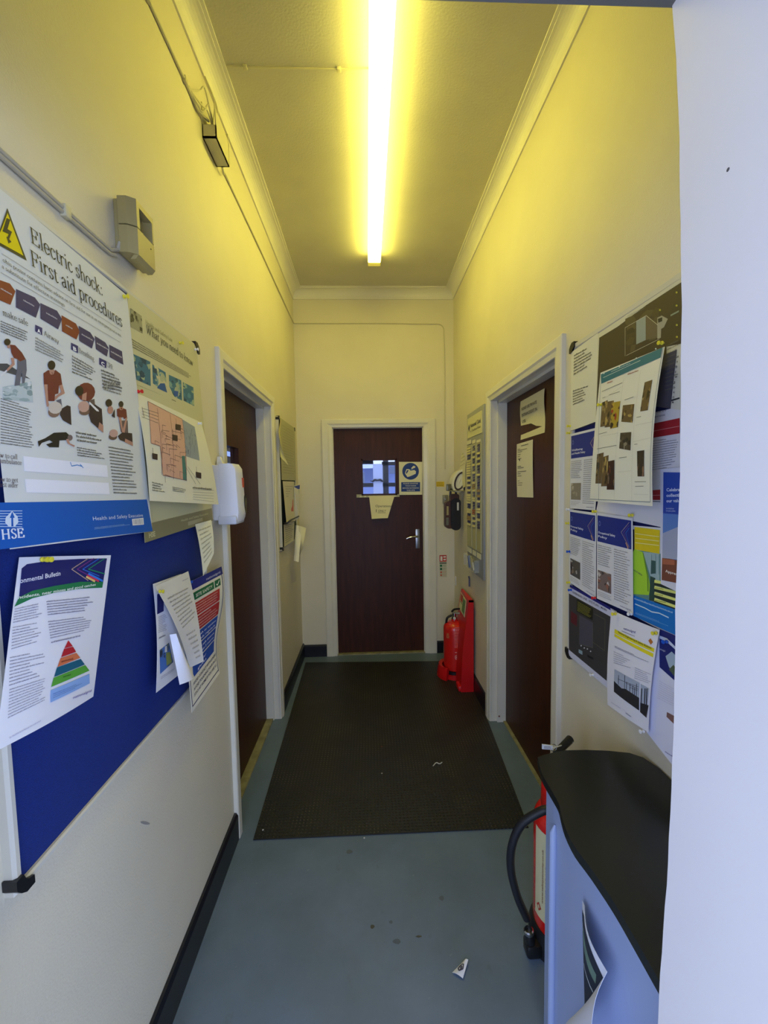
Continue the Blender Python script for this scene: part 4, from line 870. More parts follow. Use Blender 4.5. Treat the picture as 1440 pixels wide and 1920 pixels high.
# red banded grid sheet
s = Sheet([onR(1150, 790, .025), Rw(.72, 1.665, .025), Rw(.72, 1.37, .025), onR(1117, 962, .025)], base='#dcdbe0', seed=23)
s.polyp(r1((860,1240),(1080,1175),(1080,1190),(860,1255)), '#22222c', 3); s.polyp(r1((845,1412),(1080,1362),(1080,1500),(840,1540)), '#a3202a', 2.5); s.linep(r1(845, 1480), r1(1080, 1435), .001, '#d89a9a', 4)
s.textp('National Grid', r1(840, 1325), r1(960, 1298), 4, col='#4a4c6a'); s.textp('Operations', r1(845, 1362), r1(950, 1340), 4, col='#6a6c8a')
s.blockp(r1((840,1560),(1070,1525),(1070,1800),(830,1840)), 13, '#8c8c9c', fill=.3); s.polyp(rA((628,1675),(712,1668),(712,1785),(628,1785)), '#a3202a', 3); s.linep(rA(628, 1732), rA(712, 1730), .001, '#e0b0b0', 4)
s.polyp(rA((628,1795),(712,1800),(712,1806),(628,1803)), '#26304a', 3); s.done('red_band_notice', 'white notice with deep red band, partly behind the teal-headed sheet', 'notice')
# three policy sheets
def policy(c_, px, title, label, photo_pal, seed):
    s = Sheet([onR(*p, o_) for p, o_ in c_], base='#dfe0e4', seed=seed)
    s.rect(.03, .03, .97, .33, NAVY, 2)
    for k, col in enumerate(('#c8b29a', '#7b4a9a', '#3a78d8')): s.path([(.93, .05+.03*k), (.72+.06*k, .17), (.93, .315-.01*k)], .0012, col, 3.5)
    s.path([(.84, .27), (.9, .325)], .003, '#e8b070', 4); s.ell(.1, .12, .035, .03, '#6474b8', 3); s.ell(.1, .12, .022, .018, NAVY, 3.3)
    for k, t_ in enumerate(title): s.text(t_, .06, .235+.045*k, .026, '#e4e8f6', width=min(.5, .045*len(t_)), bold=.015)
    s.block([(.04, .36), (.46, .36), (.46, .6), (.04, .6)], 10, '#8b8c94', fill=.35); s.block([(.52, .36), (.96, .36), (.96, .93), (.52, .93)], 22, '#8b8c94', fill=.32)
    s.photo([(.04, .66), (.44, .66), (.44, .88), (.04, .88)], photo_pal, 7, 6); s.block([(.04, .90), (.46, .90), (.46, .96), (.04, .96)], 3, '#9a9ba3', fill=.3)
    s.text('nationalgrid', .68, .972, .016, '#5c5a9a', width=.27); s.done('policy_sheet', label, 'policy sheet', 'company policy sheets on the right board')
policy([((1070, 814), .027), ((1126, 800), .027), ((1116, 957), .027), ((1069, 953), .027)], 0, ('Wellbeing', 'and Health Policy'), 'navy-headed policy sheet with pale photo, topmost of three on the right board', ['#8a8272','#b8b09c','#6a6456','#a39a86'], 30)
policy([((1068, 955), .028), ((1118, 962), .028), ((1117, 1124), .028), ((1068, 1092), .028)], 1, ('Personal Safety', 'Policy'), 'navy-headed policy sheet with dark photo of figures, left edge of right board under another', ['#55504c','#8a7a70','#3a3634','#a8a4a0','#6b4f44'], 31)
policy([((1119, 961), .030), ((1186, 971), .030), ((1187, 1152), .030), ((1119, 1122), .030)], 2, ('Occupational Safety', 'Policy'), 'navy-headed Occupational Safety Policy sheet beside the hi-vis poster', ['#7a6a66','#4a4442','#a89a96','#8f5f54','#c2bcb8'], 32)
# hi-vis poster
s = Sheet([onR(1184, 985, .024), Rw(.72, 1.395, .024), Rw(.72, 1.118, .024), onR(1187, 1154, .024)], base='#dfe0e4', seed=24)
s.polyp(rD((105,640),(430,690),(640,760),(640,1370),(330,1265),(100,1185)), '#5f8c8c', 1.5); s.polyp(rD((430,690),(230,670),(320,960),(325,1262),(480,1310),(430,1000)), '#9db8bc', 1.8)
s.polyp(rD((100,400),(128,400),(128,650),(100,700)), '#20242c', 2.2); s.polyp(rD((130,370),(435,408),(430,695),(130,640)), '#e8d020', 2.5)
for k in range(3): s.linep(rD(140, 450+k*55), rD(428, 490+k*52), .0022, '#f2e890', 4)
s.polyp(rD((130,635),(225,672),(262,850),(300,970),(322,1120),(300,1190),(98,1175),(98,700)), '#a8d83a', 2.6); s.polyp(rD((225,670),(240,690),(300,960),(300,1150),(285,1140),(280,960)), '#6f9a34', 3)
s.blockp(rD((115,870),(250,955),(250,985),(115,900)), 1, '#5d7a58', fill=.6); s.polyp(rD((330,770),(385,780),(385,930),(325,935)), '#3a5a58', 3); s.polyp(rD((320,960),(380,985),(370,1270),(305,1250)), '#2e4a42', 2.9)
for x in (335, 385, 425): s.linep(rD(x, 700), rD(x, 940), .0009, '#4a6a68', 3.5)
for k in range(4): s.polyp(rD((372,1005+k*72),(640,1060+k*86),(640,1092+k*86),(368,1040+k*72)), '#e8ec80', 3.4); s.polyp(rD((368,1040+k*72),(640,1095+k*86),(640,1143+k*86),(368,1072+k*72)), '#2a332e', 3)
for k in range(3): s.blockp(rD((380,1095+k*75),(510,1118+k*78),(510,1132+k*78),(380,1108+k*75)), 1, '#5a5c30', fill=.6, layer=4.5)
s.polyp(rD((100,1185),(330,1260),(640,1368),(650,1680),(120,1440)), '#0f72c4', 4.2)
s.blockp(rD((130,1220),(590,1390),(590,1410),(130,1240)), 1, '#b8d8f0', fill=.7, layer=5, ragged=0); s.path(s.q(*rD((140,1295),(260,1345),(340,1390),(430,1405),(545,1460))), .003, '#cfe4f4', 5); s.blockp(rD((140,1390),(590,1560),(590,1585),(140,1415)), 2, '#8fc0e4', fill=.4, layer=5)
s.done('safety_vest_poster', 'poster of a lime hi-vis vest with yellow panel and blue foot', 'poster')
# blue celebrate poster
s = Sheet([onR(1238, 880, .03), Rw(.80, 1.535, .03), Rw(.80, 1.225, .03), onR(1239, 1095, .03)], base='#d8dae8', seed=25)
s.polyp(r2((622,113),(760,115),(760,770),(615,760)), '#5f86c8', 2); s.polyp(r2((622,113),(760,115),(760,370),(620,360)), '#2a4aa8', 2.4)
s.polyp(r2((618,480),(760,420),(760,640),(615,630)), '#a8b0c8', 2.3)
for k, t_ in enumerate(('Celebrate', 'collective', 'our values')): s.textp(t_, r2(642, 228+k*33), r2(745, 226+k*33), 6, col='#e0e6f6', bold=.02)
s.blockp(r2((640,325),(700,325),(700,355),(640,352)), 2, '#a8b8e4', layer=4)
s.polyp(r2((615,628),(660,632),(700,640),(760,645),(760,790),(612,760)), '#7a4838', 3); s.polyp(r2((618,632),(690,640),(690,670),(618,665)), '#a8644a', 3.4); s.textp('Apprentice', r2(636, 712), r2(745, 745), 5, col='#e8e0dc', bold=.02)
s.done('blue_poster', 'tall blue poster beginning Celebrate, against the doorway edge', 'poster')
# site map sheet (dark)
s = Sheet([onR(1066, 1100, .024), onR(1156, 1146, .024), onR(1148, 1298, .024), onR(1066, 1228, .024)], base='#cfd0e2', seed=26)
s.polyp(rB((40,185),(480,430),(440,1110),(40,780)), '#3c3a3c', 2); s.polyp(rB((50,90),(480,330),(480,362),(50,118)), '#1f1f7a', 2)
s.textp('OVERHEAD LINE - SITE PLAN - MAIN', rB(80, 180), rB(440, 375), 4, col='#5c5c70', bold=.01); s.polyp(rB((125,245),(298,345),(292,470),(122,375)), '#1b1c10', 3)
s.blockp(rB((132,262),(285,350),(285,455),(130,370)), 7, '#a8a84a', fill=.3, layer=4); s.polyp(rB((62,370),(128,415),(125,535),(62,490)), '#5a1b26', 3)
s.polyp(rB((155,415),(295,495),(295,760),(150,720)), '#4c4a58', 3)
for a, c_ in (((155,415),(150,720)), ((295,495),(295,760)), ((310,400),(425,460)), ((425,460),(420,790)), ((295,700),(420,790)), ((150,720),(295,760))): s.linep(rB(*a), rB(*c_), .0009, '#7a7a58', 4)
for x, y in ((172,738),(205,762),(238,772),(272,797)): s.ellp(rB(x, y), 1.3, 1.3, '#cfcfd4', 4.4, 8)
s.polyp(rB((145,775),(185,795),(185,835),(145,812)), '#8fa8b4', 4); s.polyp(rB((235,835),(300,865),(300,890),(240,855)), '#1e1e20', 4)
s.done('site_map_sheet', 'dark site map sheet at the bottom left corner of the crowded board', 'site map')
# engineering bulletin, lifting off
s = Sheet([onR(1147, 1144, .032), onR(1237, 1181, .034), onR(1216, 1373, .06), onR(1139, 1321, .045)], curl=lambda u, v: .006*math.sin(math.pi*v)+.004*math.sin(3*u), base='#e4e5f2', grid=(8, 12), seed=27)
s.polyp(rB((525,562),(945,768),(940,808),(522,605)), '#e8dc28', 2); s.polyp(rB((522,612),(935,822),(930,862),(522,640)), '#e8dc28', 2)
s.textp('Technical Engineering & Safety Bulletin', rB(560, 600), rB(915, 775), 3.6, col='#4c4a20', bold=.01); s.textp('nationalgrid', rB(620, 565), rB(745, 608), 4.5, col='#5a58a8', bold=.01); s.blockp(rB((600,575),(770,645),(770,660),(600,590)), 1, '#55587c')
s.polyp(rB((905,660),(932,700),(908,728),(882,685)), '#b8702c', 3); s.polyp(rB((520,720),(900,890),(905,930),(520,740)), '#e4e5f2', 1.2)
s.blockp(rB((525,735),(900,900),(900,925),(525,760)), 2, '#5c5e7c', fill=.4); s.blockp(rB((515,790),(720,880),(720,990),(515,930)), 6, '#8a8caa', fill=.28, ragged=.5); s.blockp(rB((740,960),(925,1040),(905,1150),(735,1090)), 6, '#8a8caa', fill=.28)
s.polyp(rB((522,985),(790,1130),(785,1425),(518,1225)), '#aab6cc', 2.5); s.polyp(rB((518,1110),(600,1190),(640,1195),(785,1290),(785,1425),(518,1225)), '#2b2b30', 3)
for x, y0_, y1_ in ((635,1050,1200),(570,1050,1150),(690,1140,1260),(720,1160,1280),(760,1140,1300),(655,1120,1220),(740,1180,1290)): s.linep(rB(x, y0_), rB(x-4, y1_), .0022, '#34343c', 4)
for a, c_ in (((560,1090),(780,1175)), ((640,1130),(780,1200)), ((690,1180),(775,1215))): s.linep(rB(*a), rB(*c_), .001, '#44444c', 4)
s.polyp(rB((800,1140),(890,1190),(862,1502),(795,1440)), '#a8b4ca', 2.5); s.polyp(rB((797,1340),(885,1370),(862,1502),(795,1440)), '#2d2c30', 3)
for x in (815, 850, 870): s.linep(rB(x, 1190), rB(x-8, 1400), .0035, '#2a2a32', 4)
s.blockp(rB((640,1440),(730,1500),(730,1520),(640,1460)), 1, '#8a8caa'); s.blockp(rB((490,1330),(590,1395),(590,1410),(490,1345)), 1, '#aaacca')
s.done('engineering_bulletin', 'white bulletin with yellow heading strips and substation photo, lifting off the board bottom', 'bulletin')
# page behind it at right
s = Sheet([onR(1236, 1180, .026), Rw(.78, 1.115, .026), Rw(.78, .80, .05), onR(1212, 1372, .05)], curl=lambda u, v: .006*math.sin(math.pi*v), base='#d9dcf2', grid=(6, 10), seed=28)
s.polyp(rB((1000,560),(1190,640),(1190,1130),(1140,1090),(1000,965)), '#16226e', 2); s.polyp(rB((1000,630),(1080,660),(1180,760),(1180,790),(1080,700),(1000,660)), '#c8d4f0', 3)
s.polyp(rB((1065,850),(1130,800),(1190,860),(1190,1100),(1100,960)), '#9fb4cc', 3); s.polyp(rB((1100,990),(1150,940),(1190,1000),(1190,1100)), '#4c5c48', 3.5); s.textp('nationalgrid', rB(1005, 780), rB(1062, 805), 3.5, col='#c8d0ee')
s.blockp(rB((1000,1100),(1180,1200),(1180,1400),(980,1300)), 9, '#b9bcd8', fill=.25); s.polyp(rB((1080,1440),(1190,1500),(1190,1600),(1075,1490)), '#7a5a58', 3); s.blockp(rB((1060,1850),(1190,1930),(1190,1950),(1060,1870)), 1, '#6a68a8')
s.done('printed_page', 'navy-topped page beside the yellow-headed bulletin, against the doorway edge', 'sheet of paper')
# teal-headed hanging sheet in plastic sleeve
s = Sheet([onR(1126, 699, .045), onR(1246, 650, .05), onR(1223, 949, .075), onR(1106, 939, .065)], curl=lambda u, v: .008*math.sin(math.pi*v)*(.4+u), base='#e8e7d6', grid=(8, 14), seed=29)
s.polyp(rA((42,372),(735,70),(715,182),(48,478)), '#1f7080', 2); s.linep(rA(70, 410), rA(490, 215), .0012, '#d8e8e4', 4); s.blockp(rA((160,330),(400,225),(400,250),(160,355)), 1, '#a8c8c8', layer=4)
for x, y in ((80,360),(255,285),(447,190),(665,85)): s.ellp(rA(x, y), 1.5, 1.5, '#c8dcd8', 5, 8)
for q_ in (((115,462),(215,430),(215,445),(115,478)), ((345,365),(465,322),(465,335),(345,380))): s.blockp(rA(*q_), 1, '#b0603c', fill=.8, ragged=0)
for a, c_ in (((55,565),(285,465)), ((310,660),(410,625)), ((20,1045),(110,1020)), ((445,858),(495,845)), ((250,1312),(335,1300)), ((420,1160),(455,1155)), ((425,1580),(552,1578)), ((430,1632),(525,1628)), ((0,1210),(220,1170)), ((60,640),(95,625)), ((135,605),(255,565))): s.linep(rA(*a), rA(*c_), .0012, '#5c5c50')
for a, c_ in (((300,420),(190,1790)), ((490,330),(390,1800)), ((60,660),(290,500)), ((230,1470),(385,1455)), ((430,945),(620,905)), ((410,1130),(600,1085)), ((410,1720),(580,1725)), ((40,1070),(240,1030))): s.linep(rA(*a), rA(*c_), .0005, '#b9b8a8', 2.6)
ph = ['#6a5636','#8c7446','#433520','#b09858','#2c2418']
for q_, pal in ((((55,690),(120,660),(100,950),(35,965)),ph), (((110,680),(190,665),(155,960),(85,970)),ph), (((165,690),(262,672),(235,965),(145,985)),['#b09830','#5a3020','#a03c24','#3c2c1c','#c8a840']), (((290,720),(420,705),(398,915),(272,905)),ph), (((535,462),(622,432),(570,775),(485,790)),ph), (((262,1030),(385,1020),(375,1228),(248,1205)),['#4a4030','#2a2420','#8c8474','#5a4c3c']), (((450,1235),(530,1225),(530,1520),(455,1520)),['#3a3024','#5a4a38','#8a6a50','#262018']), (((0,1270),(75,1250),(45,1600),(-20,1600)),ph), (((70,1300),(130,1280),(110,1630),(45,1632)),ph), (((125,1350),(195,1335),(195,1670),(108,1668)),['#3a1e18','#5a2c22','#2a2420','#7a6450'])): s.photop(rA(*q_), pal, 6, 6)
for p in (((45,372),(20,1790)),): s.linep(rA(*p[0]), rA(*p[1]), .0012, '#7a8a94')
s.linep(rA(745, 70), rA(600, 1810), .0012, '#7a8a94'); s.linep(rA(-80, 1775), rA(600, 1808), .0015, '#6a7a8a')
s.done('incident_sheet', 'sheet with teal heading and small brown photos, hanging in front of the aerial photo', 'sheet of paper')

# ================================================================== PUSH PINS
PINC = {'yellow': '#e8dc3c', 'white': '#eeeeee', 'blue': '#1c58c8', 'red': '#d8282c'}
def pin(px, py, side, off, col, label, group=None):
    b = MB(); m = mat('pin_'+col, PINC[col], .3)
    p = (onL if side == 'L' else onR)(px, py, off); ax = (1, -.12, 0) if side == 'L' else (-1, -.12, 0)
    b.lathe([(.0006, -.006), (.0006, 0), (.0045, 0), (.0045, .0018), (.0024, .003), (.0024, .0075), (.0048, .009), (.0048, .011), (0, .0115)], p, ax, m, 12)
    tag(b.build('push_pin'), label, 'push pin', group or 'push pins on the noticeboards')
for a in [(232, 556, 'L', .024, 'yellow', 'yellow push pin at the top right corner of the electric shock poster'), (337, 643, 'L', .024, 'yellow', 'yellow push pin at the top of the olive law poster'),
          (366, 655, 'L', .022, 'white', 'white push pin at the top right corner of the large blue board'), (372, 794, 'L', .03, 'white', 'white push pin at the top right corner of the site plan'),
          (259, 734, 'L', .03, 'red', 'red push pin at the top left corner of the site plan'), (79, 1049, 'L', .03, 'yellow', 'left yellow push pin of the pair on the environmental bulletin'),
          (86, 1049, 'L', .035, 'yellow', 'right yellow push pin of the pair on the environmental bulletin'), (299, 1109, 'L', .04, 'yellow', 'yellow push pin holding the curled greyish page'),
          (354, 1091, 'L', .034, 'blue', 'blue push pin between the curled page and the site safety sheet'),
          (1069, 799, 'R', .026, 'yellow', 'yellow push pin at the foot of the cream typed notice'), (1068, 812, 'R', .03, 'yellow', 'yellow push pin at the top of the uppermost policy sheet'),
          (1127, 759, 'R', .055, 'yellow', 'yellow push pin on the left edge of the teal-headed sheet'), (1242, 643, 'R', .055, 'yellow', 'yellow push pin above the right end of the teal heading'),
          (1067, 955, 'R', .03, 'white', 'white push pin on the left edge between two policy sheets'), (1066, 981, 'R', .03, 'yellow', 'yellow push pin beside the lower left policy sheet heading'),
          (1068, 1034, 'R', .03, 'blue', 'blue push pin on the left edge of the lower left policy sheet'), (1068, 1092, 'R', .03, 'yellow', 'yellow push pin at the bottom left of the lower left policy sheet'),
          (1071, 1106, 'R', .026, 'blue', 'blue push pin at the top left of the dark site map'), (1116, 1121, 'R', .034, 'red', 'red push pin between the bottoms of two policy sheets'),
          (1117, 959, 'R', .036, 'yellow', 'yellow push pin between the tops of two policy sheets'), (1186, 966, 'R', .034, 'yellow', 'yellow push pin at the top right of the Occupational Safety sheet'),
          (1184, 1151, 'R', .034, 'white', 'white push pin at the bottom right of the Occupational Safety sheet'), (1154, 1151, 'R', .04, 'yellow', 'yellow push pin at the top left of the yellow-headed bulletin'),
          (1230, 1187, 'R', .04, 'yellow', 'yellow push pin at the top right of the yellow-headed bulletin'), (1250, 1203, 'R', .034, 'blue', 'blue push pin on the navy-topped page'),
          (1112, 1265, 'R', .026, 'white', 'white push pin at the bottom of the dark site map'), (1207, 1371, 'R', .055, 'white', 'white push pin at the bottom right of the yellow-headed bulletin')]: pin(*a)

# ================================================================== HAND SANITISER DISPENSER
t = thing('sanitiser_dispenser', (XL, 1.645, 1.36), 'white wall dispenser with dark oval window beside the left door', 'dispenser')
sy0, sy1, sz0, sz1 = 1.590, onL(459, 940, .098).y+.012, 1.362, 1.588
b = MB(); rows = []
for i in range(13):
    f_ = i/12; z = sz0 + (sz1-sz0)*f_
    d = .101 - .010*f_ - .012*max(0, .12-f_)/.12 ; w_ = .5*(sy1-sy0) - .004*f_; cy = (sy0+sy1)/2
    e = .012*max(0, (f_-.93)/.07)
    rows.append([(XL+.03, cy-w_), (XL+d*.62, cy-w_), (XL+d-.004-e, cy-w_*.86), (XL+d-e, cy-w_*.72), (XL+d-e, cy+w_*.86), (XL+d-.004-e, cy+w_*.94), (XL+d*.62, cy+w_), (XL+.03, cy+w_)])
vs = [(x, y, sz0+(sz1-sz0)*i/12) for i, r_ in enumerate(rows) for x, y in r_]
b.add(vs, [(i*8+k, i*8+(k+1) % 8, (i+1)*8+(k+1) % 8, (i+1)*8+k) for i in range(12) for k in range(8)] + [tuple(range(7, -1, -1)), tuple(96+k for k in range(8))], WHITEP, True)
b.build('cover', t)
MB().box(XL, XL+.032, sy0+.006, sy1-.006, sz0+.01, sz1-.004, WHITEP, .004).build('back_plate', t)
MB().box(XL+.02, XL+.09, sy0-.002, sy1+.002, sz0-.006, sz0+.028, mat('milky_plastic', '#d3d6dc', .25), .006).build('drip_tray', t)
b = MB(); b.prism([(XL+.093, onL(460, 945, .098).y+.015*math.cos(a), onL(460, 945, .098).z+.037*math.sin(a)) for a in [2*math.pi*k/20 for k in range(20)]], (.0075, 0, 0), mat('smoky_window', '#221d18', .15)); b.build('level_window', t)
b = MB(); lp = onL(456, 905, .096); b.box(XL+.09, XL+.0965, lp.y-.010, lp.y+.010, lp.z-.019, lp.z+.019, mat('orange_red_label', '#cf5a3c', .5)); b.build('label_sticker', t)
b = MB(); b.prism([(XL+.004, 1.645, 1.585), (XL+.03, 1.645, 1.585), (XL+.018, 1.645, 1.618), (XL+.008, 1.645, 1.618)], (0, .02, 0), WHITEP); b.build('key_tab', t)

# ================================================================== ON THE END DOOR AND END WALL
YD = YE+.03
s = Sheet([Vector((at(x, y, 'Y', YD-.003))) for x, y in ((748, 866), (791.5, 866), (791.5, 927.5), (748.5, 928))], base='#e8e3bf', seed=40)
s.ell(.5, .285, .36, .255, '#123a86', 2, 32)
s.poly([(.27,.36),(.38,.29),(.5,.27),(.66,.245),(.735,.29),(.72,.36),(.6,.40),(.47,.44),(.36,.46)], '#e4e0c4', 3)
s.poly([(.26,.34),(.32,.22),(.44,.22),(.5,.26),(.44,.28),(.34,.38),(.3,.40)], '#e4e0c4', 3.2); s.poly([(.29,.34),(.34,.25),(.42,.25),(.40,.28),(.33,.36)], '#123a86', 3.6)
s.poly([(.52,.19),(.62,.12),(.7,.13),(.7,.18),(.64,.19),(.56,.22)], '#e4e0c4', 3.2); s.poly([(.49,.24),(.55,.2),(.6,.22),(.55,.25)], '#6f8fc0', 3.3)
s.rect(.09, .615, .91, .90, '#123a86', 3)
for k, (t_, w_) in enumerate((('PLEASE SANITISE', .64), ('YOUR HANDS', .48), ('BEFORE ENTERING', .7), ('THIS SITE', .36))): s.text(t_, .5-w_/2, .675+.068*k, .035, '#e8e6d8', width=w_, bold=.015)
s.done('hand_wash_sign', 'blue and white sanitise your hands sign on the far door', 'sign')
s = Sheet([at(668.5, 927, 'Y', YD-.004), at(749, 926.5, 'Y', YD-.004), at(749, 931.5, 'Y', YD-.004), at(668.5, 933, 'Y', YD-.004)], base='#b9b48c', thick=.003, seed=41)
for k in range(9): s.poly([(.06+k*.1, .95), (.1+k*.1, .4), (.14+k*.1, .95)], '#e4dfb8', 2)
o = s.done('paper_strip', 'paper grip strip below the window of the far door', 'grip strip')
s = Sheet([at(692, 930, 'Y', YD-.007), at(740, 929, 'Y', YD-.007), at(727, 971.5, 'Y', YD-.05), at(697, 973, 'Y', YD-.03)], curl=lambda u, v: .012*math.sin(math.pi*u)*v, base='#e6dfb2', grid=(8, 6), seed=42)
s.textp('Operations', (704, 951), (734, 951), 4.6, col='#4a4634'); s.textp('ONLY', (709, 960), (723, 960), 4.4, col='#4a4634'); s.linep((708, 961.5), (723, 961.5), .003, '#4a4634'); s.linep((705.5, 955), (705.5, 960.5), .005, '#4a4634')
s.done('operations_only_note', 'curled cream paper reading Operations ONLY hanging on the far door', 'note')
s = Sheet([at(x, y, 'Y', YE-.002) for x, y in ((818, 903), (833, 903), (833, 912.5), (818, 912.5))], base='#e8c818', seed=43)
s.block([(.08, .08), (.92, .08), (.92, .95), (.08, .95)], 3, '#8a6a10', fill=.4, ragged=.1); s.done('yellow_sticker', 'small yellow warning sticker on the wall right of the far door', 'sticker')
s = Sheet([at(x, y, 'Y', YE-.002) for x, y in ((824, 1041), (837, 1040.5), (838, 1082), (824.5, 1082))], base='#c9c6a4', seed=44)
s.rect(0, 0, 1, .30, '#c2281e', 2); s.rect(.12, .05, .42, .26, '#efe9d8', 3); s.rect(.55, .05, .9, .12, '#efe9d8', 3); s.rect(.55, .17, .9, .24, '#efe9d8', 3); s.rect(0, .34, 1, .385, '#2a2c26', 2)
for k in range(2): s.rect(.05, .43+k*.15, .35, .53+k*.15, '#1d6b3c', 3); s.block([(.42, .43+k*.15), (.95, .43+k*.15), (.95, .53+k*.15), (.42, .53+k*.15)], 3, '#8aa07c', fill=.4)
for k in range(2): s.ell(.2, .78+k*.13, .14, .045, '#c86a50', 3, 12); s.block([(.42, .73+k*.13), (.95, .73+k*.13), (.95, .83+k*.13), (.42, .83+k*.13)], 3, '#d09a80', fill=.4)
s.done('extinguisher_sign', 'fire extinguisher identification sign on the far wall', 'sign')
p0, p1 = at(829.5, 928, 'Y', YE), at(839, 944, 'Y', YE)
t = thing('key_switch', p0, 'small grey metal switch box on the far wall behind the hanging instrument', 'switch')
MB().box(p0.x, p1.x, YE-.03, YE, p1.z, p0.z, mat('grey_metal_box', '#8b887c', .4), .004).build('switch_housing', t)
MB().lathe([(.007, 0), (.007, .006), (.004, .007), (0, .007)], ((p0.x+p1.x)/2, YE-.03, (p0.z+p1.z)/2), (0, -1, 0), STEEL, 12).build('key_barrel', t)
p = at(856, 1088, 'Y', YE)
o = MB().tube([(XR-.001, YE-.06, p.z), (p.x-.02, YE-.06, p.z), (p.x-.022, YE-.06, p.z+.006), (p.x-.022, YE-.06, p.z+.028)], .004, WHITEP, 8).build('wall_hook'); tag(o, 'white wire hook sticking out of the right wall near the corner', 'hook')
b = MB(); b.box(XR-.005, XR, YE-.075, YE-.045, p.z-.03, p.z+.05, WHITEP, .002); b.build('hook_plate', o)
q_ = onR(880, 1092, .006)
o = MB().tube(catmull([q_+Vector((0, 0, .03)), q_+Vector((-.004, 0, .045)), q_+Vector((0, 0, .03)), q_, q_-Vector((0, 0, .03))]), .006, mat('blue_grey_key_fob', '#5c5a72', .4), 8).build('hanging_key'); tag(o, 'small dark key hanging on the right wall under the card board', 'key')

# ---- wire tray with curled papers, and the hanging instrument
ty = 3.25
sz = at(850, 920, 'Y', ty).z
t = thing('wall_tray', (XR, ty, sz), 'small wall tray holding papers near the far right corner', 'tray')
GRT = mat('greenish_acrylic', '#8f8c5c', .25)
MB().box(XR-.11, XR, ty-.09, ty+.11, sz-.003, sz+.003, GRT, .001).build('tray_base', t)
MB().box(XR-.006, XR, ty-.09, ty+.11, sz, sz+.16, mat('dark_tray_back', '#2a2620', .4), .001).build('tray_back', t)
hx = at(838, 916, 'Y', ty)
MB().box(hx.x-.005, hx.x+.028, ty-.015, ty+.015, hx.z-.018, hx.z+.035, mat('tarnished_metal', '#77745c', .35, metal=.6), .003).build('hook_block', t)
MB().tube([(hx.x+.02, ty, hx.z), (XR, ty, hx.z)], .005, STEEL, 8).build('hook_arm', t)
s = Sheet([at(866, 846, 'Y', ty+.02), at(877, 838, 'Y', ty-.12), at(873, 912, 'Y', ty-.12), at(862, 919, 'Y', ty)], curl=lambda u, v: .01*math.sin(math.pi*v), base='#dcd7ae', grid=(4, 8), seed=45)
s.block([(.1, .05), (.9, .05), (.9, .45), (.1, .45)], 4, '#a09a74', fill=.25); s.done('curled_sheet', 'tall curled sheet standing in the small wall tray', 'sheet of paper')
# rolled glossy brochure: an oval loop of paper
t = thing('rolled_brochure', at(858, 918, 'Y', ty), 'glossy brochure rolled into an oval loop on the small wall tray', 'brochure')
cc_ = at(861, 902, 'Y', ty-.02)
def oval(rx, rz, y, tilt=.38, n=28):
    out = []
    for k in range(n):
        a = 2*math.pi*k/n; x, z = rx*math.cos(a), rz*math.sin(a)
        out.append((cc_.x + x*math.cos(tilt)+z*math.sin(tilt), y, cc_.z - x*math.sin(tilt)+z*math.cos(tilt)))
    return out
def ringmesh(rx, rz, th, ya, yb, m):
    b = MB(); n = 28; A = oval(rx, rz, ya)+oval(rx, rz, yb)+oval(rx-th, rz-th, ya)+oval(rx-th, rz-th, yb)
    f = []
    for k in range(n):
        j = (k+1) % n; f += [(k, j, n+j, n+k), (2*n+k, 3*n+k, 3*n+j, 2*n+j), (k, 2*n+k, 2*n+j, j), (n+k, n+j, 3*n+j, 3*n+k)]
    b.add(A, f, m, True); return b
ringmesh(.060, .092, .016, ty-.06, ty+.06, mat('paper_cream_gloss', '#e6e2c8', .25)).build('outer_wrap', t)
ringmesh(.043, .075, .012, ty-.062, ty+.058, mat('dark_print_band', '#4a3f44', .2)).build('dark_band', t)
ringmesh(.030, .062, .029, ty-.055, ty+.05, mat('paper_cream_gloss', '')).build('inner_wrap', t)
# instrument in leather case
t = thing('handheld_instrument', at(850, 925, 'Y', ty), 'dark handheld instrument in brown case hanging from the tray hook', 'instrument')
BR = mat('brown_leather', '#4c2a18', .45, var=.2, scale=30); BLK = mat('black_leather', '#15120e', .4)
a = at(835, 928, 'Y', ty); c = at(862, 993, 'Y', ty)
def slab(x0, x1, z0, z1, ya, yb, m, r, tilt=0, n=6):
    pts = []
    for (cx, cz_, a0) in ((x1-r, z1-r, 0), (x0+r, z1-r, 90), (x0+r, z0+r, 180), (x1-r, z0+r, 270)):
        for k in range(n+1):
            an = math.radians(a0+90*k/n); pts.append((cx+r*math.cos(an), ya, cz_+r*math.sin(an)))
    return MB().prism(pts, (tilt, yb-ya, 0), m)
xm = at(846.5, 950, 'Y', ty).x
slab(xm-.012, c.x, c.z, at(850, 934, 'Y', ty).z, ty-.045, ty+.03, BLK, .035).build('case_front', t)
slab(a.x-.005, xm+.03, c.z+.012, at(845, 940, 'Y', ty).z, ty-.025, ty+.045, BR, .028).build('case_side', t)
slab(xm-.016, xm+.055, at(850, 942, 'Y', ty).z, at(846, 926, 'Y', ty).z, ty-.035, ty+.02, BR, .02).build('case_top', t)
MB().box(a.x+.004, a.x+.02, ty-.03, ty-.024, c.z+.12, c.z+.19, mat('paper_tag_yellow', '#a89a68', .6)).build('label', t)
MB().box(a.x, a.x+.02, ty-.03, ty-.024, c.z+.04, c.z+.10, mat('grey_panel', '#6a6a5e', .4)).build('label', t)
q1, q2 = at(857, 942, 'Y', ty-.05), at(860.5, 957, 'Y', ty-.05)
MB().box(q1.x, q2.x, ty-.051, ty-.045, q2.z, q1.z, mat('white_label', '#d8d8d0', .4), .002).build('white_strip', t)
topz = at(845, 928, 'Y', ty).z
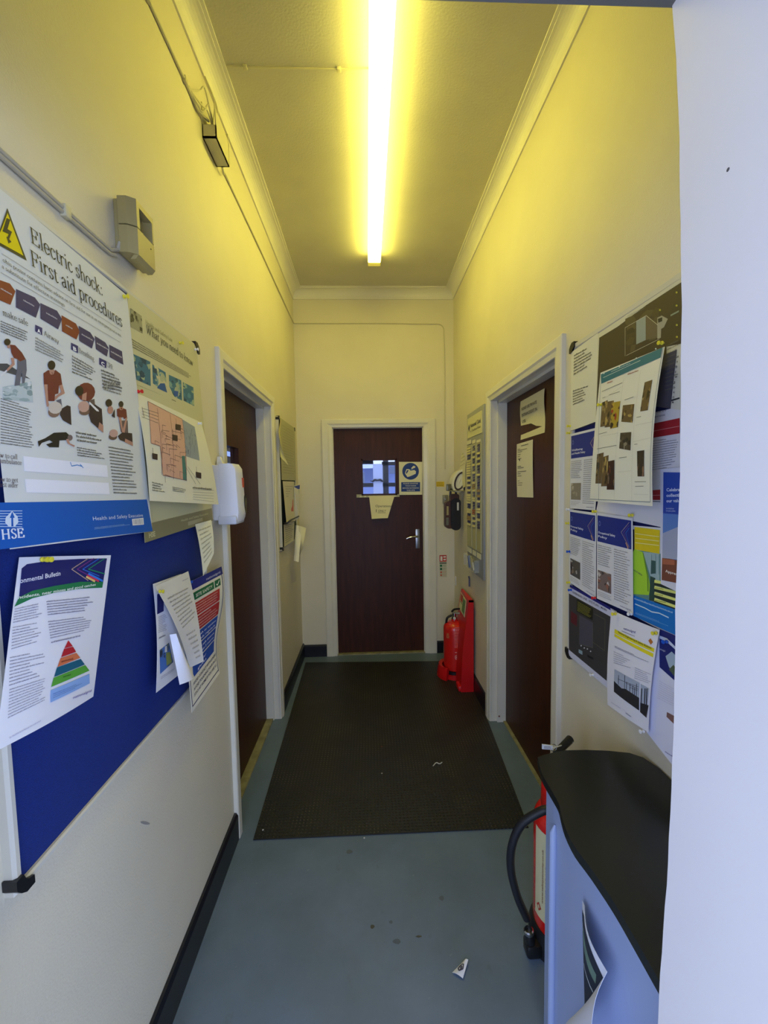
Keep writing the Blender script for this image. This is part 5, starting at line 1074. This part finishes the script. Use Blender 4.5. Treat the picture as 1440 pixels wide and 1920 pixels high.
for dx in (0, .045): MB().tube(catmull([(xm-.01+dx, ty-.01, topz-.02), (xm-.008+dx*.9, ty-.01, topz+.03), (xm+.012+dx*.3, ty-.01, hx.z-.006)]), .009, BLK, 8).build('strap', t)

# ================================================================== CARD BOARD ON THE RIGHT WALL
th = .028
cB = [onR(875.5, 776, th), onR(905, 761, th), onR(908, 1086, th), onR(876.5, 1068, th)]
ya, yb = 3.0, 2.585; zt_, zb_ = 1.985, .885
ya = (cB[0].y+cB[3].y)/2; yb = (cB[1].y+cB[2].y)/2; zt_ = (cB[0].z+cB[1].z)/2; zb_ = (cB[2].z+cB[3].z)/2
t = thing('card_board', (XR, (ya+yb)/2, zb_), 'tall grey in and out card board with three columns of cards on the right wall', 'card board')
CG = mat('grey_board_frame', '#9a9c98', .4)
MB().box(XR-th, XR, yb, ya, zb_, zt_, CG, .004).build('back_panel', t)
Wb, Hb = ya-yb, zt_-zb_
def bw(u, v, o=0): return Vector((XR-th-o, ya-u*Wb, zt_-v*Hb))
s = Sheet([bw(.06, .03, .003), bw(.93, .03, .003), bw(.93, .155, .003), bw(.06, .155, .003)], base='#dcd8a8', thick=.004, seed=50)
s.poly([(.07, .5), (.13, .3), (.19, .5), (.13, .7)], '#3c3a5a', 3); s.text('National Grid', .23, .52, .2, '#3c3a4c', width=.7, bold=.01); s.text('In / Out Board Phase', .23, .75, .12, '#6a6858', width=.7)
s.done('title_panel', parent=t)
slots = ((.05, .33), (.41, .61), (.68, .9))
for i, (u0, u1) in enumerate(slots):
    MB().prism([bw(u0, .20), bw(u1, .20), bw(u1, .845), bw(u0, .845)], (-.006, 0, 0), mat('cream_slot_strip', '#bcb888', .5)).build('card_rail', t)
    s = Sheet([bw(u0, .17+.01*i, .008), bw(u1, .17+.01*i, .008), bw(u1, .195+.005*i, .008), bw(u0, .195+.005*i, .008)], base='#e4e0c0', thick=.003); s.done('column_heading', parent=t)
    s = Sheet([bw(u0, .855, .006), bw(u1, .855, .006), bw(u1, .885, .006), bw(u0, .885, .006)], base='#e0dec4', thick=.003); s.done('column_heading', parent=t)
b = MB(); b.prism([bw(.02, .90), bw(.75, .90), bw(.75, .975), bw(.02, .975)], (-.03, 0, 0), mat('clear_acrylic_pocket', '#dfe4e0', .1, alpha=.35)); b.build('card_pocket', t)
r = random.Random(12)
colT = {'navy': '#3a3968', 'violet': '#605e86', 'cream': '#d8d098', 'brown': '#a08850', 'orange': '#a8663a', 'white': '#e4e2cc'}
names_ = ('left', 'middle', 'right'); nth = ('uppermost', 'second', 'third', 'fourth', 'fifth', 'sixth')
proto = None
def card(u0, u1, v, col, label):
    m = mat('card_'+col, colT[col], .6); b = MB(); hgt = .0125
    b.prism([bw(u0, v, .006), bw(u1, v, .006), bw(u1, v+hgt, .010), bw(u0, v+hgt, .010)], (-.0015, 0, 0), m)
    tag(b.build('name_card'), label, 'card', 'name cards slotted in the card board')
for i, (u0, u1) in enumerate(slots):
    k = 0; v = .215
    while v < .70:
        w_ = r.random()
        navy = w_ < (.22, .5, .5)[i]
        if v < .25 and i == 0: navy = False
        col = 'navy' if navy and w_ < .3 else 'violet' if navy else ('orange' if (i == 1 and .60 < v < .63) else 'brown' if w_ > .93 else 'cream')
        half = navy
        card(u0+(.06 if half else .01), u1-(.04 if half else .01), v, col, f'{"dark blue" if navy else col} name card in the {names_[i]} column of the card board')
        v += .0155
for k, (y_, zz, col, w_) in enumerate(((.12, .90, 'white', .16), (.30, .895, 'cream', .14), (.42, .905, 'cream', .14))):
    b = MB(); b.prism([bw(y_, zz, .012+.004*k), bw(y_+w_, zz, .012+.004*k), bw(y_+w_, zz+.055, .012+.004*k), bw(y_, zz+.055, .012+.004*k)], (-.001, 0, 0), mat('card_'+col, colT[col], .6))
    tag(b.build('loose_card'), ('white loose card at the left of the card board pocket', 'cream loose card in the middle of the card board pocket', 'cream loose card at the right of the card board pocket')[k], 'card', 'loose items in the card board pocket')
b = MB().tube(catmull([bw(.34, .90, .022), bw(.4, .93, .024), bw(.44, .965, .022)]), .012, mat('blue_marker', '#4a62a8', .4), 8); tag(b.build('marker_pen'), 'blue marker pen standing in the card board pocket', 'pen')
b = MB().tube([bw(.56, .925, .02), bw(.63, .97, .02)], .006, WHITEP, 8); tag(b.build('white_pen'), 'white pen in the card board pocket', 'pen')

# ================================================================== NOTICES ON THE RIGHT DOOR
XD3 = XR+.088-.002
oD = lambda px, py, o=0: at(px, py, 'X', XD3-o)
s = Sheet([oD(976, 753), oD(1021, 728, .004), oD(1021, 811), oD(976, 825)], curl=lambda u, v: .003*math.sin(2*math.pi*v), base='#d3cfac', grid=(3, 6), seed=60)
s.text('PLEASE USE PRIVATE', .08, .26, .075, '#5e5b48', width=.66, bold=.02); s.text('ENTRANCE/EXIT IN', .08, .42, .075, '#5e5b48', width=.66, bold=.02); s.text('USE', .08, .58, .075, '#5e5b48', width=.16, bold=.02)
s.done('door_notice', 'crumpled cream notice with large grey lettering, upper of two on the right door', 'notice')
s = Sheet([oD(969, 833), oD(999, 824), oD(1000, 933), oD(969.5, 932)], curl=lambda u, v: .002*math.sin(math.pi*v), base='#dbd8c4', grid=(2, 5), seed=61)
s.rect(.3, .05, .75, .062, '#5a5848', 3)
for v_, w_ in ((.1, .15), (.125, .6), (.155, .3), (.2, .2), (.24, .15), (.28, .25), (.42, .22), (.45, .4), (.52, .55), (.56, .2), (.6, .25), (.69, .12), (.73, .3), (.77, .28)): s.rect(.08, v_, .08+w_, v_+.011, '#6a6858', 3)
s.poly([(.15, .29), (.24, .29), (.22, .34)], '#33322a', 3); s.done('door_notice', 'plain typed list taped low on the right door, below the crumpled notice', 'notice')

# ================================================================== FAR EXTINGUISHER AND STAND
ey = 3.12
xc = at(852, 1220, 'Y', ey).x; rad = (at(872, 1220, 'Y', ey).x - at(832, 1220, 'Y', ey).x)/2
t = thing('extinguisher_stand', (xc+.05, ey, 0), 'red plastic extinguisher stand with sign board against the right wall', 'stand')
b = MB(); X1 = XR-.018; yA, yB = 2.84, 3.235; cz1 = .672
# back column: deep at the foot, shallower at the head
yB = 3.17; lv_ = (.0055, .20, .35, .52, .60, cz1); dn = (.092, .084, .074, .052, .042, .034); df = (.085, .075, .06, .036, .026, .012)
b.prism([(X1, yA, .0055)] + [(X1-d_, yA, z) for d_, z in zip(dn, lv_)] + [(X1, yA, cz1)], (0, .012, 0), REDP)
b.prism([(X1, yB, .0055)] + [(X1-d_, yB, z) for d_, z in zip(df, lv_)] + [(X1, yB, cz1)], (0, -.012, 0), REDP)
for k in range(5):
    b.add([(X1-dn[k], yA, lv_[k]), (X1-df[k], yB, lv_[k]), (X1-df[k+1], yB, lv_[k+1]), (X1-dn[k+1], yA, lv_[k+1])] + [(X1-dn[k]+.01, yA, lv_[k]), (X1-df[k]+.01, yB, lv_[k]), (X1-df[k+1]+.01, yB, lv_[k+1]), (X1-dn[k+1]+.01, yA, lv_[k+1])], [(0,3,2,1),(4,5,6,7)], REDP)
b.prism([(X1, yA, cz1), (X1-dn[-1], yA, cz1), (X1-df[-1], yB, cz1), (X1, yB, cz1)], (0, 0, -.014), REDP)
b.build('sign_column', t)
# base with a round cradle open to the front
b = MB(); n = 22; RB = rad+.045; RI = rad+.012; vs = []; fs = []
for k in range(n+1):
    a_ = math.radians(-128 - 212*k/n); ca, sa = math.cos(a_), math.sin(a_)
    for r_, z in ((RI, .05), (RI, .088), (RB-.008, .095), (RB, .07), (RB+.008, .0055), (RI, .0055)): vs.append((xc+r_*ca, ey+r_*sa, z))
for k in range(n): fs += [(k*6+i, k*6+(i+1) % 6, (k+1)*6+(i+1) % 6, (k+1)*6+i) for i in range(6)]
fs += [tuple(range(6)), tuple(n*6+i for i in range(5, -1, -1))]
b.add(vs, fs, REDP, True)
b.lathe([(0, 0), (RI+.01, 0), (RI+.01, .03), (0, .03)], (xc, ey, .0055), (0, 0, 1), REDP, 32)
b.box(xc+.03, X1, 2.845, yB, .0055, .075, REDP, .008); b.box(xc-.03, xc+.12, 2.845, 2.935, .0055, .045, REDP, .008)
b.build('base', t)
q0 = [at(x, y, 'X', X1-.083+.0) for x, y in ((869.5, 1112), (883, 1117), (878.5, 1148), (869, 1139))]
ff = lambda u, z: Vector((X1-.003-((df[5]*(1-u)+dn[5]*u)*(z-.52)/(cz1-.52) + (df[3]*(1-u)+dn[3]*u)*(cz1-z)/(cz1-.52)), yB+(yA-yB)*u, z))
s = Sheet([ff(.08, .652), ff(.78, .652), ff(.80, .53), ff(.10, .53)], base='#d9d8ae', thick=.002, seed=62)
s.rect(.08, .05, .45, .45, '#c4402c', 3); s.rect(.5, .1, .92, .9, '#7fa06a', 3); s.block([(.55, .15), (.88, .15), (.88, .85), (.55, .85)], 6, '#4f7a4a', layer=4); s.rect(.08, .5, .45, .55, '#3a3c30', 3)
s.done('sign_plate', parent=t)
def extinguisher(t, x, y, z0, R, H, valve_dir=(1, 0), hosefn=None, base=False):
    prof = [(0, z0), (R*.8, z0), (R*.97, z0+.012), (R, z0+.03), (R, z0+H-.06)] + [(R*math.cos(a)**.8 if a < 1.5 else .024, z0+H-.06+.06*math.sin(a)) for a in [math.pi/2*k/8 for k in range(1, 8)]] + [(.024, z0+H), (.022, z0+H+.012), (0, z0+H+.012)]
    MB().lathe(prof, (x, y, 0), (0, 0, 1), RED, 36).build('cylinder_body', t)
    v = MB().lathe([(0, 0), (.021, 0), (.021, .012), (.015, .018), (.015, .05), (.0, .05)], (x, y, z0+H+.01), (0, 0, 1), CHROME, 20)
    v.build('valve', t)
    dx, dy = valve_dir; zz = z0+H+.055
    b = MB().tube([(x-dx*.02, y-dy*.02, zz), (x+dx*.05, y+dy*.05, zz+.004), (x+dx*.11, y+dy*.11, zz+.0)], [.010, .009, .006], STEEL, 8); b.build('carry_handle', t)
    b = MB().tube(catmull([(x-dx*.025, y-dy*.025, zz+.01), (x, y, zz+.03), (x+dx*.05, y+dy*.05, zz+.04), (x+dx*.115, y+dy*.115, zz+.045)]), .008, BLACKP, 8); b.build('squeeze_lever', t)
    return zz
t = thing('fire_extinguisher', (xc, ey, .03), 'red water fire extinguisher with printed instructions standing in the red stand', 'fire extinguisher')
topz = at(852, 1163, 'Y', ey).z
zz = extinguisher(t, xc, ey, .055, rad, topz-.055, (.7, -.35))
MB().lathe([(rad*.9, .032), (rad+.002, .032), (rad+.002, .06), (rad*.9, .06)], (xc, ey, 0), (0, 0, 1), BLACKP, 30).build('foot_ring', t)
def wrap(x, y, R, a0, a1, z0, z1):   # curved label mapping on a cylinder; angle measured from -Y towards +X
    n = 10
    class Cy(Sheet):
        def __init__(s, base, seed=0):
            s.c = [Vector((0, 0, 0))]*4; s.curl = None; s.near = False; s.mb = MB(); s.L = 1; s.rnd = random.Random(seed); s.n = Vector((0, 0, 1)); s.W = R*abs(a1-a0); s.H = z1-z0
            if base:
                vs = [s.P(i/n, j, .0004) for j in (0, 1) for i in range(n+1)] + [s.P(i/n, j, -.0006) for j in (0, 1) for i in range(n+1)]
                s.mb.add(vs, [(i, n+1+i, n+2+i, i+1) for i in range(n)], mat('paper_'+base.strip('#'), base, .5), True)
        def S(s, u, v): a = a0+(a1-a0)*u; return Vector((x+R*math.sin(a), y-R*math.cos(a), z1+(z0-z1)*v))
        def P(s, u, v, off=0): a = a0+(a1-a0)*u; return Vector((x+(R+off)*math.sin(a), y-(R+off)*math.cos(a), z1+(z0-z1)*v))
    return Cy
Cy = wrap(xc, ey, rad, -1.1, 1.3, .11, .42); s = Cy(None, 3)
s.curl = lambda u, v: 0
s.block([(.38, .02), (.62, .02), (.62, .55), (.38, .55)], 14, '#f0b8a8', fill=.3, layer=2, ragged=.3); s.block([(.70, .0), (.95, .0), (.95, .8), (.70, .8)], 18, '#e08a78', fill=.25, layer=2)
s.rect(.66, .1, .665, .62, '#f0c0b0', 2); s.text('WATER', .05, .2, .08, '#d0925a', width=.2, dirv=(0, 1), bold=.02, layer=2)
for u, v in ((.45, .78), (.62, .78)): s.ell(u, v, .06, .06, '#f0c8bc', 2, 14); s.ell(u, v, .045, .045, '#d42a20', 3, 14); s.rect(u-.02, v-.02, u+.02, v+.02, '#f0c8bc', 4)
for u, v in ((.43, .66), (.63, .67)): s.rect(u-.03, v-.008, u+.03, v+.008, '#f0c8bc', 2)
s.curl = None; s.done('printed_instructions', parent=t)
MB().tube(catmull([(xc-.02, ey-.01, zz-.01), (xc-.055, ey-.01, zz-.03), (xc-.062, ey, zz-.07), (xc-.058, ey+.02, zz-.10)]), .009, RUBBER, 10).build('hose', t)
MB().lathe([(0, 0), (.011, 0), (.011, .008), (0, .008)], (xc-.004, ey-.022, zz-.03), (0, -1, 0), mat('gauge_face', '#d8d8c8', .2), 14).build('pressure_gauge', t)

# ================================================================== RUBBER MAT AND LITTER
q_ = [onF(475, 1576), onF(991, 1553), onF(872, 1240), onF(573, 1243)]
b = MB(); b.prism([(p.x, p.y, .001) for p in q_], (0, 0, .004), matting_mat()); tag(b.build('rubber_mat'), 'long black dimpled rubber mat lying along the corridor floor', 'mat')
s = Sheet([onF(870, 1803)+Vector((0, 0, .004)), onF(878, 1806)+Vector((0, 0, .012)), onF(868, 1838)+Vector((0, 0, .006)), onF(848, 1825)+Vector((0, 0, .003))], curl=lambda u, v: .004*math.sin(math.pi*u), base='#e8eaf4', grid=(4, 4), seed=70)
s.path([(.3, .4), (.6, .35), (.75, .6), (.5, .8), (.25, .65), (.35, .45), (.6, .55), (.55, .75)], .003, '#3a3a52', 3); s.rect(.35, .55, .5, .62, '#4a4a62', 3)
s.done('torn_paper', 'torn scrap of white paper with dark print on the grey floor', 'litter')
b = MB(); p = [onF(812, 1436, .006), onF(818, 1430, .010), onF(824, 1432, .007), onF(829, 1429, .009)]
b.tube(catmull(p), .0025, mat('paper_shred', '#c9c6b8', .6), 6); tag(b.build('paper_shred'), 'thin pale shred lying on the black rubber mat', 'litter')
for k, (x, y, lab) in enumerate(((716, 1450, 'pale crumb on the middle of the rubber mat'), (716, 1400, 'reddish crumb on the rubber mat, beyond the pale one'), (493, 1556, 'white fleck at the near left corner of the rubber mat'), (683, 1571, 'pale fleck at the near edge of the rubber mat'))):
    c_ = onF(x, y, .006); b = MB(); b.lathe([(0, 0), (.004, .0005), (.003, .003), (0, .004)], (c_.x, c_.y, .005), (0, 0, 1), mat('crumb_red', '#8a4a40', .7) if k == 1 else mat('paper_shred', ''), 6); tag(b.build('crumb'), lab, 'litter')

# ================================================================== COUNTER
CT = .75
edge = [onF(x, y, CT) for x, y in ((1008, 1420), (1013, 1440), (1020, 1458), (1034, 1482), (1047, 1505), (1052, 1525), (1060, 1552), (1078, 1588), (1108, 1628), (1150, 1690), (1190, 1758), (1230, 1828))]
edge = [(p.x, p.y) for p in edge] + [(.425, .537)]
back = [(XR-.006, .537), (XR-.006, 1.0), (.755-.02, 1.045), (.71, 1.066), (.66, 1.078), (.60, 1.086), (.54, 1.088), (.50, 1.080), (.47, 1.072)]
outline = [(p.x, p.y) for p in catmull([(x, y, 0) for x, y in edge], 3)] + back
t = thing('counter', (.6, .8, 0), 'narrow counter with glossy black wavy-edged top and blue-grey side against the right wall', 'counter')
CB = mat('black_laminate_top', '#1d1f1e', .3, var=.1, scale=5)
MB().prism([(x, y, CT-.022) for x, y in outline], (0, 0, .022), CB).build('counter_top', t)
PAN = mat('blue_grey_panel', '#97a6c8', .38)
b = MB()
side = [(.462, 1.03), (.458, .98), (.455, .9), (.452, .8), (.449, .7), (.446, .60), (.444, .537)]
vs = [(x, y, z) for z in (0, CT-.022) for x, y in side] + [(x+.012, y, z) for z in (0, CT-.022) for x, y in side]; n = len(side)
b.add(vs, [(k, k+1, n+k+1, n+k) for k in range(n-1)] + [(2*n+k, 3*n+k, 3*n+k+1, 2*n+k+1) for k in range(n-1)] + [(0, n, 3*n, 2*n), (n-1, 3*n-1, 4*n-1, 2*n-1)], PAN)
b.box(.474, .73, 1.02, 1.032, 0, CT-.022, PAN)
b.build('side_panel', t)
MB().tube([(.452, .966, 0), (.452, .966, .62), (.456, .966, .64)], [.009, .009, .002], PAN, 12).build('edge_rib', t)
XP = .447
s = Sheet([at(1091.5, 1688, 'X', XP-.002), at(1096, 1698, 'X', XP-.006), at(1138, 1822, 'X', XP-.03), at(1097, 1893, 'X', XP-.004)], curl=lambda u, v: .012*math.sin(math.pi*min(1, v))*u, base='#e2e5ee', grid=(8, 12), seed=71)
s.poly([(0, .08), (.7, .16), (.86, .5), (.86, 1), (0, .97)], '#1d2433', 2); s.poly([(.18, .25), (.42, .3), (.55, .55), (.72, .9), (.6, .95), (.35, .6), (.2, .45)], '#6d8a78', 3); s.path([(.1, .6), (.3, .8), (.45, .98)], .003, '#b8c4cc', 4)
s.poly([(.2, .2), (.34, .24), (.36, .32), (.2, .3)], '#aab6bc', 4)
o = s.done('curled_leaflet', 'curled sheet with dark picture peeling off the counter side', 'leaflet')
s = Sheet([at(1097, 1893, 'X', XP-.006), at(1138, 1822, 'X', XP-.032), at(1108, 1935, 'X', XP-.055), at(1052, 1935, 'X', XP-.02)], curl=lambda u, v: .006*math.sin(math.pi*v), base='#d8dcea', grid=(6, 6)); s.done('turned_up_edge', parent=o)

# ---- near extinguisher behind the counter
nx, ny, nR = .612, 1.235, .092
t = thing('fire_extinguisher', (nx, ny, 0), 'large red fire extinguisher with black hose standing behind the counter', 'fire extinguisher')
z_t = .47
extinguisher(t, nx, ny, .05, nR, z_t-.05, (.3, .3))
MB().lathe([(.058, .445), (.06, .47), (.058, .53), (.045, .56), (.0, .56)], (nx-.012, ny, 0), (0, 0, 1), RED, 24).build('valve_shroud', t)
MB().lathe([(.0, .55), (.02, .55), (.018, .64), (0, .645)], (nx, ny, 0), (0, 0, 1), CHROME, 16).build('valve_stem', t)
MB().lathe([(nR*.9, 0), (nR+.014, 0), (nR+.012, .05), (nR+.002, .075), (nR*.9, .075), (nR*.9, 0)], (nx, ny, 0), (0, 0, 1), RUBBER, 30).build('foot_ring', t)
hose = [(.60, 1.16, .475)] + [at(x, y, 'Y', yy) for x, y, yy in ((1032, 1519, 1.155), (1005, 1526, 1.165), (976, 1548, 1.18), (960, 1586, 1.19), (958, 1630, 1.20), (970, 1680, 1.20), (988, 1722, 1.20))]
MB().tube(catmull(hose), .0125, RUBBER, 12).build('hose', t)
hn = MB().lathe([(.014, 0), (.017, .02), (.012, .04), (0, .04)], (.492, 1.2, .035), (-.1, 0, 1), BLACKP, 14).build('nozzle', t)
MB().lathe([(.0155, 0), (.0155, .009), (.012, .012), (.012, 0)], (.487, 1.2, .074), (-.15, 0, 1), CHROME, 14).build('hose_ferrule', t)
MB().box(.475, .53, 1.18, 1.225, 0.0, .045, BLACKP, .01).build('nozzle_holder', t)
Cy = wrap(nx, ny, nR+.0006, -1.52, .18, .115, .41); s = Cy('#d8d2a4', 4)
s.text('www.safetysecurity.co.uk', .24, .80, .022, '#8a5a3c', width=1.15, dirv=(0, -1), bold=.01, layer=3); s.text('01443 227 007', .33, .78, .024, '#8a5a3c', width=.8, dirv=(0, -1), bold=.01, layer=3)
s.poly([(.06, .88), (.13, .83), (.2, .88), (.13, .93)], '#b8402c', 3); s.poly([(.1, .88), (.13, .855), (.16, .88), (.13, .905)], '#d8d2a4', 4)
s.done('label', parent=t)
# safety tag and black lever that show above the counter top
q1, q2 = at(1043, 1412, 'Y', 1.19), at(1069, 1386, 'Y', 1.24)
b = MB().tube([q1-Vector((.01, 0, .03)), q1, q2], [.009, .0105, .0125], BLACKP, 12); lv = b.build('black_lever', t)
MB().lathe([(0, 0), (.004, 0), (.004, .001), (0, .001)], q2+Vector((-.001, -.0125, -.001)), (0, -1, .2), WHITEP, 12).build('lever_hole', lv)
c0 = at(1028, 1402, 'Y', 1.17)
s = Sheet([c0+Vector((-.018, 0, .011)), c0+Vector((.016, .004, .003)), c0+Vector((.016, .004, -.010)), c0+Vector((-.018, 0, -.004))], base='#f2f2f2', thick=.003, seed=72)
s.block([(.15, .2), (.85, .2), (.85, .8), (.15, .8)], 2, '#8a8a8a'); tg = s.done('tamper_tag', parent=t)
MB().tube([c0+Vector((.012, 0, -.002)), c0+Vector((.035, .01, -.004)), c0+Vector((.05, .02, -.008))], .0016, WHITEP, 6).build('tag_tie', t)
rc = at(1038, 1402, 'Y', 1.185)
MB().tube([rc+Vector((.009*math.cos(a), 0, .011*math.sin(a))) for a in [2*math.pi*k/14 for k in range(15)]], .0012, CHROME, 6).build('pin_ring', t)

# ---- marks of their own: floor stains, a scuff on the left wall, a screw cap and a nick in the partition
ST = mat('brown_floor_stain', '#4a4a42', .6); ST2 = mat('grey_floor_stain', '#56616c', .6)
def stain(px, py, rx, ry, m, label):
    c = onF(px, py); r = random.Random(px); b = MB()
    b.prism([(c.x+rx*(.75+.5*r.random())*math.cos(2*math.pi*k/12), c.y+ry*(.75+.5*r.random())*math.sin(2*math.pi*k/12), .0002) for k in range(12)], (0, 0, .0003), m)
    tag(b.build('floor_stain'), label, 'stain', 'dark stains on the painted floor')
stain(698, 1738, .007, .007, ST, 'round brown stain in the middle of the near floor, left of the others')
stain(733, 1729, .006, .005, ST2, 'small grey stain on the near floor just right of the brown one')
stain(744, 1765, .012, .009, ST2, 'larger grey smudge on the near floor, towards the torn paper')
stain(785, 1756, .010, .003, ST, 'thin dark streak on the near floor above the torn paper')
stain(828, 1684, .010, .009, ST2, 'faint grey ring stain on the near floor towards the extinguisher hose')
stain(655, 1597, .012, .010, ST2, 'faint stain on the floor just in front of the rubber mat')
c = onL(272, 1543, .0004)
b = MB(); b.prism([onL(272+9*math.cos(a), 1543+3*math.sin(a)+1.5*math.cos(a), .0002) for a in [2*math.pi*k/10 for k in range(10)]], (.0004, 0, 0), mat('grey_scuff', '#a09c94', .6)); tag(b.build('wall_scuff'), 'small grey scuff on the left wall under the large noticeboard', 'scuff')
c = at(936, 1343, 'Y', R1-.014)
MB().lathe([(0, 0), (.006, 0), (.005, .002), (0, .002)], (c.x, R1-.014, c.z), (0, -1, 0), mat('brown_screw_cap', '#8a5a48', .5), 12).build('screw_cap', d3)
c = at(1365, 318, 'X', DX1)
struct(MB().lathe([(0, 0), (.0022, 0), (.001, .0004), (0, .0004)], (DX1, c.y, c.z), (-1, 0, 0), mat('plaster_nick', '#4c4a4c', .7), 8).build('trim_2'))
